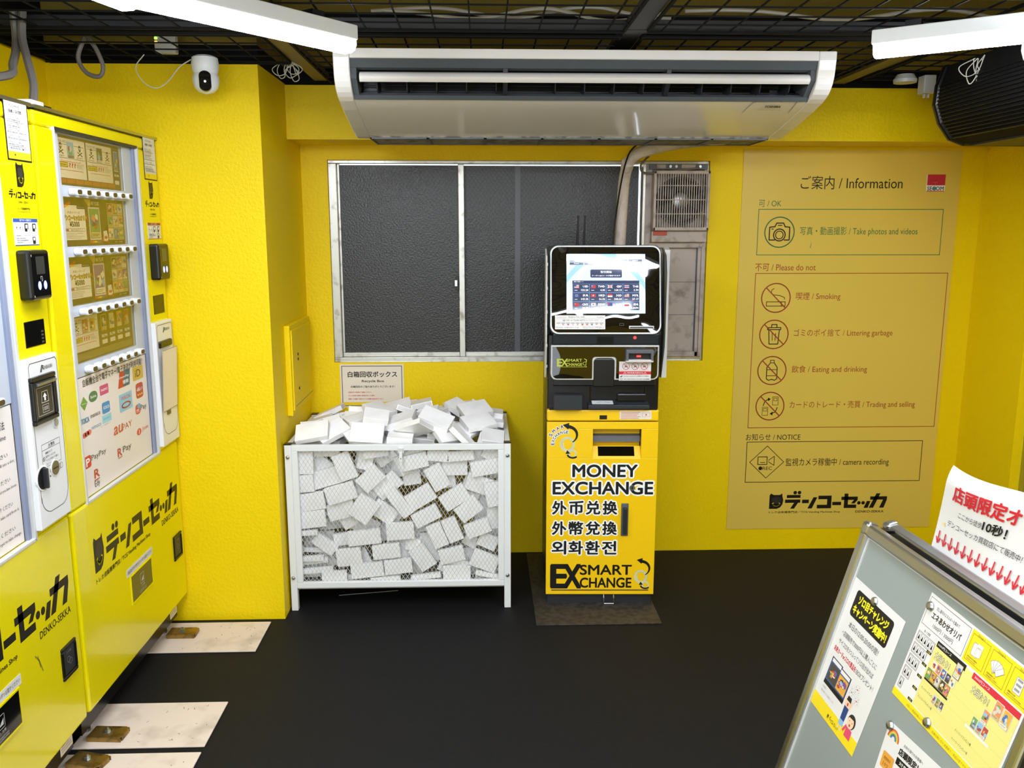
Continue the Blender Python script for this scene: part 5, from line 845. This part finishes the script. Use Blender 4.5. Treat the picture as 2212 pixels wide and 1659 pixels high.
# ---------------------------------------------------------------- A-board with posters
LEAN=R(16); AW=.60
def aboard():
    t=thing('a_board','silver-framed grey A-board with pinned posters, at the bottom right','board',(.824,1.735,0),R(-87.4))
    Vv=Vector((0,math.sin(LEAN),math.cos(LEAN))); N=Vector((0,-math.cos(LEAN),math.sin(LEAN))); O=Vector((0,0,.88))
    def slab(m,a0,a1,e0,e1,h0,h1,k,front=True):
        def P(a,e,h):
            p=O-Vv*e+N*h
            return Vector((a,p.y if front else .055-p.y+.0,p.z))
        pts=[P(a,e,h) for h in (h0,h1) for e in (e1,e0) for a in (a0,a1)]
        return m.add(pts,[(0,2,3,1),(4,5,7,6),(0,1,5,4),(2,6,7,3),(0,4,6,2),(1,3,7,5)],k)
    HL=.905
    for f in (True,False):
        m=MB(); slab(m,.02,AW-.02,.02,.80,-.012,-.006,'board_grey',f); m.build('board_panel',t)
        m=MB()
        slab(m,.022,AW-.022,0,.027,-.020,.006,'silver',f); slab(m,.022,AW-.022,.79,.815,-.020,.006,'silver',f); slab(m,0,.024,.02,HL,-.020,.006,'silver',f); slab(m,AW-.024,AW,.02,HL,-.020,.006,'silver',f)
        m.build('board_frame',t,bevel=.006,seg=3)
        m=MB(); slab(m,.0255,AW-.0255,.027,.030,-.008,-.003,'lightgrey',f); slab(m,.024,.028,.027,.79,-.008,-.003,'lightgrey',f); m.build('inner_bead',t)
        for a in (-.001,AW-.027): m=MB(); slab(m,a,a+.028,-.003,.028,-.022,.0075,'silver',f); m.build('corner_cap',t,bevel=.008,seg=3)
    for a in (.03,AW-.05): MB().box(a,a+.02,.0,.06,.868,.874,'black_plastic').build('hinge',t)
    MB().box(.012,.016,-.12,.175,.42,.432,'silver').build('stay_bar',t)
    M=MW[t.name]
    def poster(name,label,a,e,w,h,rot,draw,cat='poster',col='paper',h0=.0):
        """sheet on the board with its top left corner at (a,e)"""
        m=MB(); o=O+Vector((a,0,0))-Vv*e; U=Vector((1,0,0)); ca,sa=math.cos(rot),math.sin(rot); U2=U*ca+Vv*sa; V2=Vv*ca-U*sa
        Ow=M@(o+N*(-.0055+h0)-V2*h); U3=M.to_3x3()@U2; V3=M.to_3x3()@V2
        p=thing(name,label,cat,Ow,0); I=MW[p.name].inverted(); nn=U3.cross(V3)
        b=[Vector((0,0,0)),U3*w,U3*w+V3*h,V3*h]; m.add(b+[q+nn*.0005 for q in b],[(0,3,2,1),(4,5,6,7),(0,1,5,4),(1,2,6,5),(2,3,7,6),(3,0,4,7)],col)
        c=CV(m,(0,0,0),U3,V3,.00012,.0006); draw(c,w,h); m.build('printed_sheet',p); return p
    def magnet(a,e,label):
        o=O+Vector((a,0,0))-Vv*e+N*(-.0045); Mx=M@Matrix.Translation(o)@N.to_track_quat('Z','Y').to_matrix().to_4x4()
        m=MB().lathe((0,0,0),[(.0085,0),(.009,.002),(.007,.006),(.003,.0072)],'cream' if 0 else 'silver',18); vs=[Mx@Vector(p) for p in m.v]; m.v=vs; solo('round_magnet',m,label,'magnet','round magnets on the board',smooth=True)
    def p1(c,w,h):
        q=c.sub(0,0,0,w/.21,h/.297)
        q.rect(0,.21,0,.030,'#ecd21c',1); q.rr(.028,.182,.222,.280,.008,'k',1); q.text('ゾロ目チャレンジ',.044,.254,.019,.122,'#f0e21e',2,bold=.04,res=3); q.text('キャンペーン実施中！',.036,.230,.019,.138,'#f0e21e',2,bold=.04,res=3)
        q.text('本日の12:00-20:00の間！',.042,.198,.0135,.126,'k',2,res=2); q.text('・店頭販売で3000円以上購入ごとに',.030,.174,.012,.150,'k',2,res=2); q.text('サイコロを3つふってゾロ目が出れば',.030,.154,.012,.150,'k',2,res=2); q.text('未来カードorスロの景品を',.022,.134,.012,.098,'r',2,res=2,bold=.02); q.text('1BOXプレゼント！',.122,.134,.012,.072,'k',2,res=2)
        for i,(u0,u1,sd) in enumerate(((.030,.078,61),(.072,.120,67))):
            q.rect(u0,u1,.064+.0,.122-.004*i,'#26344e',1); card(q,u0+.002,u1-.002,.070,.112-.004*i,sd,2,edge='#3a5a8a',tall=False); card(q,u0+.008,u1-.010,.074,.100,sd+3,2.4,edge='#5a88b0',tall=False); q.rect(u0+.004,u1-.004,.112-.004*i,.120-.004*i,'paper',3)
        q.rect(.030,.120,.060,.068,'k',3); q.text('※1日限り',.032,.050,.005,.018,'gy',2,res=1); q.text('景品は無くなり次第終了します。',.032,.041,.005,.06,'gy',2,res=1)
        for u,v,a in ((.150,.112,.3),(.136,.098,-.2),(.160,.092,.2)):
            s=q.sub(u,v,a); s.frame(-.009,.009,-.009,.009,.0006,'lg',2); s.disc(0,0,.0018,'r',3,8); [s.disc(x,y,.0009,'dk',3,6) for x in(-.005,.005) for y in(-.005,0,.005)]
        # two cheering people: simple drawn figures
        s=q.sub(.138,.062); s.line([(-.006,.0),(-.013,.020)],.005,'#f0c8a4',2); s.line([(.008,.0),(.014,.020)],.005,'#f0c8a4',2); s.disc(0,.014,.009,'#f0c8a4',3,14,.011); s.poly([(-.009,.016),(.009,.016),(.007,.026),(-.007,.026)],'#2a2320',4); s.disc(0,.009,.003,'#c04040',4,8,.004); s.poly([(-.009,.003),(.009,.003),(.008,-.026),(-.008,-.026)],'#22407a',3); s.poly([(-.008,-.026),(.008,-.026),(.009,-.038),(-.009,-.038)],'#88b4d8',3); [s.line([(x,-.038),(x*1.5,-.048)],.004,'#f0c8a4',3) for x in(-.004,.004)]
        s=q.sub(.172,.050); s.disc(-.002,.001,.015,'#2a2320',3,18); s.disc(-.004,-.002,.0125,'#f0c8a4',4,16); s.poly([(-.014,.006),(.010,.008),(.004,.014),(-.008,.014)],'#2a2320',5); s.disc(-.004,-.008,.003,'#c04040',5,8); s.disc(-.009,0,.0012,'k',5,6); s.disc(.002,0,.0012,'k',5,6); s.poly([(-.012,-.014),(.010,-.014),(.012,-.034),(-.012,-.034)],'#d8486a',3); s.line([(-.014,-.014),(-.020,-.028)],.006,'#d8486a',3)
        owl(q,.086,.008,.007,.009,'#ecd21c'); katakana(q,.096,.008,.040,.011)
    poster('poster','white poster headed with yellow letters on a black block, leftmost on the A-board',.025,.118,.207,.297,R(-1.5),p1)
    def p2(c,w,h):
        q=c; q.rect(0,.297,0,.014,'#ecd21c',1); q.frame(.004,.128,.150,.204,.0008,'dk',1); q.text('同じ番号のエネルギーを集めて',.030,.188,.007,.070,'dk',2,res=2); q.text('エネあわせオリパ',.024,.170,.0125,.088,'dk',2,res=2,bold=.03); q.text('1000円 / 3000円',.036,.156,.008,.062,'dk',2,res=2)
        q.text('揃った枚数',.02,.139,.005,.02,'k',2,res=1)
        for i in range(5):
            n=5-i; q.frame(.006,.006+.0105*n+.002,.116-.024*i,.136-.024*i,.0007,'dk',1)
            for k in range(n): u=.0075+.0105*k; q.frame(u,u+.0095,.118-.024*i,.134-.024*i,.0006,'gy',2); q.poly([(u+.002,.121-.024*i),(u+.0075,.121-.024*i),(u+.0047,.131-.024*i)],'k',2); q.disc(u+.0047,.123-.024*i,.002,'k',2,8)
            q.rect(.046,.060,.112-.024*i,.117-.024*i,'k',3); q.text('%d名'%(n*3),.049,.113-.024*i,.003,.008,'#e8d820',4,res=1)
        q.rect(.062,.292,.016,.142,'#ded47c',1); q.rect(.064,.150,.134,.145,'k',2); q.text('1000円コース',.068,.137,.005,.04,'w',3,res=1); q.rect(.160,.292,.100,.110,'#c82838',2) if 0 else q.rect(.170,.292,.134,.145,'#c82838',2); q.text('3000円コース',.176,.137,.005,.04,'w',3,res=1)
        for u in (.070,.180): q.text('大当たり！',u,.114,.013,.044,'#6a642a',3,res=2,grow=.0008); q.text('大当たり！',u,.114,.013,.044,'#f4f0d8',4,res=2)
        for r in range(4): q.rect(.062,.292,.112-.024*r,.1125-.024*r,'#cfc465',2)
        for k in range(5): card(q,.072+.014*k,.085+.014*k,.094,.111,80+k,3,tall=False); card(q,.066+.014*k,.079+.014*k,.074,.093,90+k,3,edge='#33322e',tall=False)
        q.rect(.066,.138,.070,.0735,'k',3); card(q,.128,.146,.112,.140,99,5,edge='#4a4640'); q.rect(.131,.143,.115,.120,'#e8d820',8)
        for k in range(3): card(q,.104+.011*k,.114+.011*k,.046,.062,110+k,3)
        card(q,.238,.258,.106,.136,120,5); card(q,.260,.280,.104,.134,121,5); card(q,.222,.238,.086,.110,122,4); [card(q,.206+.014*k,.219+.014*k,.066,.086,125+k,3) for k in range(3)]; q.rect(.196,.258,.061,.065,'paper',4)
        for u,v in ((.068,.052),(.068,.034),(.180,.040),(.180,.024)): q.text('セットカードプレゼント権',u,v,.005,.044,'dk',2,res=1)
        q.rect(.132,.297,.148,.206,'#ecd21c',1)
        for k in range(3):
            u=.136+.054*k; q.frame(u,u+.048,.153,.200,.0008,'#8a7a10',2); q.text('Step%d'%(k+1),u+.012,.1985,.005,.018,'dk',3,res=1); lines(q,u+.005,.159,.036,2,.004,.0028,'dk',3,seed=k)
        s=q.sub(.158,.176); s.rr(-.012,.006,-.010,.012,.003,'paper',3); s.rrf(-.012,.006,-.010,.012,.003,.0008,'gy',4); s.rr(-.002,.012,-.008,.008,.004,'#f4e4d4',5); [s.line([(.000+.0035*i,.006),(.000+.0035*i,.014)],.003,'#f4e4d4',5) for i in range(4)]; s.rrf(-.002,.012,-.008,.008,.004,.0005,'gy',6)
        for k in range(5): s=q.sub(.212,.166,R(40-22*k)); s.rect(-.005,.005,.002,.022,'paper',3+k*.5); s.frame(-.005,.005,.002,.022,.0005,'dk',3.2+k*.5)
        s=q.sub(.266,.176); s.rect(-.009,.009,-.012,.014,'paper',3); s.frame(-.009,.009,-.012,.014,.0008,'gy',4); [s.rect(-.006,.006,a,a+.004,'gy',4) for a in(-.008,.0,.008)]
        q.text('※詳しい景品内容はスタッフまで・在庫は無くなり次第終了・商品は全て中古品です',.05,.004,.005,.20,'#7a6a10',2,res=1)
    poster('poster','yellow and white trading card poster in landscape, right of the tall white poster',.272,.043,.297,.21,R(-1.5),p2)
    def p3(c,w,h):
        for i,k in enumerate(('#d8503c','#e8a040','#e8d860','#6aa860','#4a7ac0')): c.arc(.024,.272,.017-.0026*i,.0027,k,2,0,180,14)
        c.text('お持ち帰りのお客様へ',.058,.276,.006,.06,'dk',2,res=2); c.text('店頭限定！10% OFF',.050,.258,.013,.12,'k',2,res=2,bold=.04); c.rect(.05,.19,.240,.253,'k',2); c.text('対象商品はこちら',.06,.243,.007,.10,'w',3,res=2)
        c.rr(.010,.046,.214,.244,.004,'#dc9a3c',2); c.text('期間限定',.016,.230,.006,.022,'#7a4a10',3,res=1); c.text('10%',.018,.219,.007,.018,'#7a4a10',3,res=1); card(c,.012,.050,.160,.208,140,2,edge='#8a9ac0'); card(c,.056,.094,.160,.208,142,2)
    poster('poster','white poster with a small rainbow, pinned at the bottom edge of the view',.290,.298,.21,.297,R(4),p3)
    for a,e,l in ((.122,.132,'round silver magnet at the top of the leftmost white poster'),(.284,.066,'round silver magnet at the top left corner of the yellow poster'),(.384,.243,'round silver magnet on the lower edge of the yellow poster'),(.298,.304,'round silver magnet at the corner of the rainbow poster')): magnet(a,e,l)
aboard()
# loose paper notice standing up from the rear half of the A-board
def paper():
    A=Vector((.895,1.602,.858)); B=Vector((.915,1.555,1.052)); U=Vector((.03,-1,0)).normalized(); 
    t=thing('paper_notice','creased white paper with red Japanese heading and red arrows, standing on the A-board','notice',tuple(A)); Wd,Ht=.297,.205
    def S(u,v):
        P=A+(B-A)*(v/Ht)+U*u+Vector((-.016*math.sin(u*14+1)*(v/Ht)-.010*(v/Ht)**2,0,-.004*math.sin(u*20)*(v/Ht))); 
        if v>Ht*.8: P+=Vector((.012,.006,0))*((v-Ht*.8)/(Ht*.2))**2
        return P-A
    m=MB(); nx,nz=60,30; vs=[S(Wd*i/nx,Ht*j/nz) for j in range(nz+1) for i in range(nx+1)]; n=len(vs)
    fs=[(j*(nx+1)+i,j*(nx+1)+i+1,(j+1)*(nx+1)+i+1,(j+1)*(nx+1)+i) for j in range(nz) for i in range(nx)]
    m.add(vs+[v+Vector((.0008,0,0)) for v in vs],fs+[tuple(k+n for k in f[::-1]) for f in fs],'paper')
    flat=MB(); c=CV(flat,(0,0,0),(1,0,0),(0,0,1))
    c.text('店頭限定オリパ',.036,.142,.034,.235,'r',1,bold=.03,res=3); c.text('ここから徒歩',.062,.112,.013,.064,'k',1,res=3); c.text('10秒！',.128,.110,.022,.056,'k',1,res=3,bold=.03); c.text('デンコーセッカ買取店にて販売中！',.036,.083,.014,.200,'k',1,res=3); c.poly([(.018,.080),(.026,.086),(.030,.076)],'#f0d880',1)
    for i in range(13): u=.018+.0205*i; c.line([(u,.034),(u,.062)],.0035,'r',1); c.line([(u-.007,.046),(u,.034),(u+.007,.046)],.0035,'r',1)
    v2=[S(p[0],p[2])+Vector((-.0022,0,.0009)) for p in flat.v]
    o=len(m.v); m.v+=[tuple(p) for p in v2]; m.f+=[tuple(i+o for i in f) for f in flat.f]; m.m+=[m.mi(flat.keys[k]) for k in flat.m]
    m.build('creased_sheet',t)
paper()
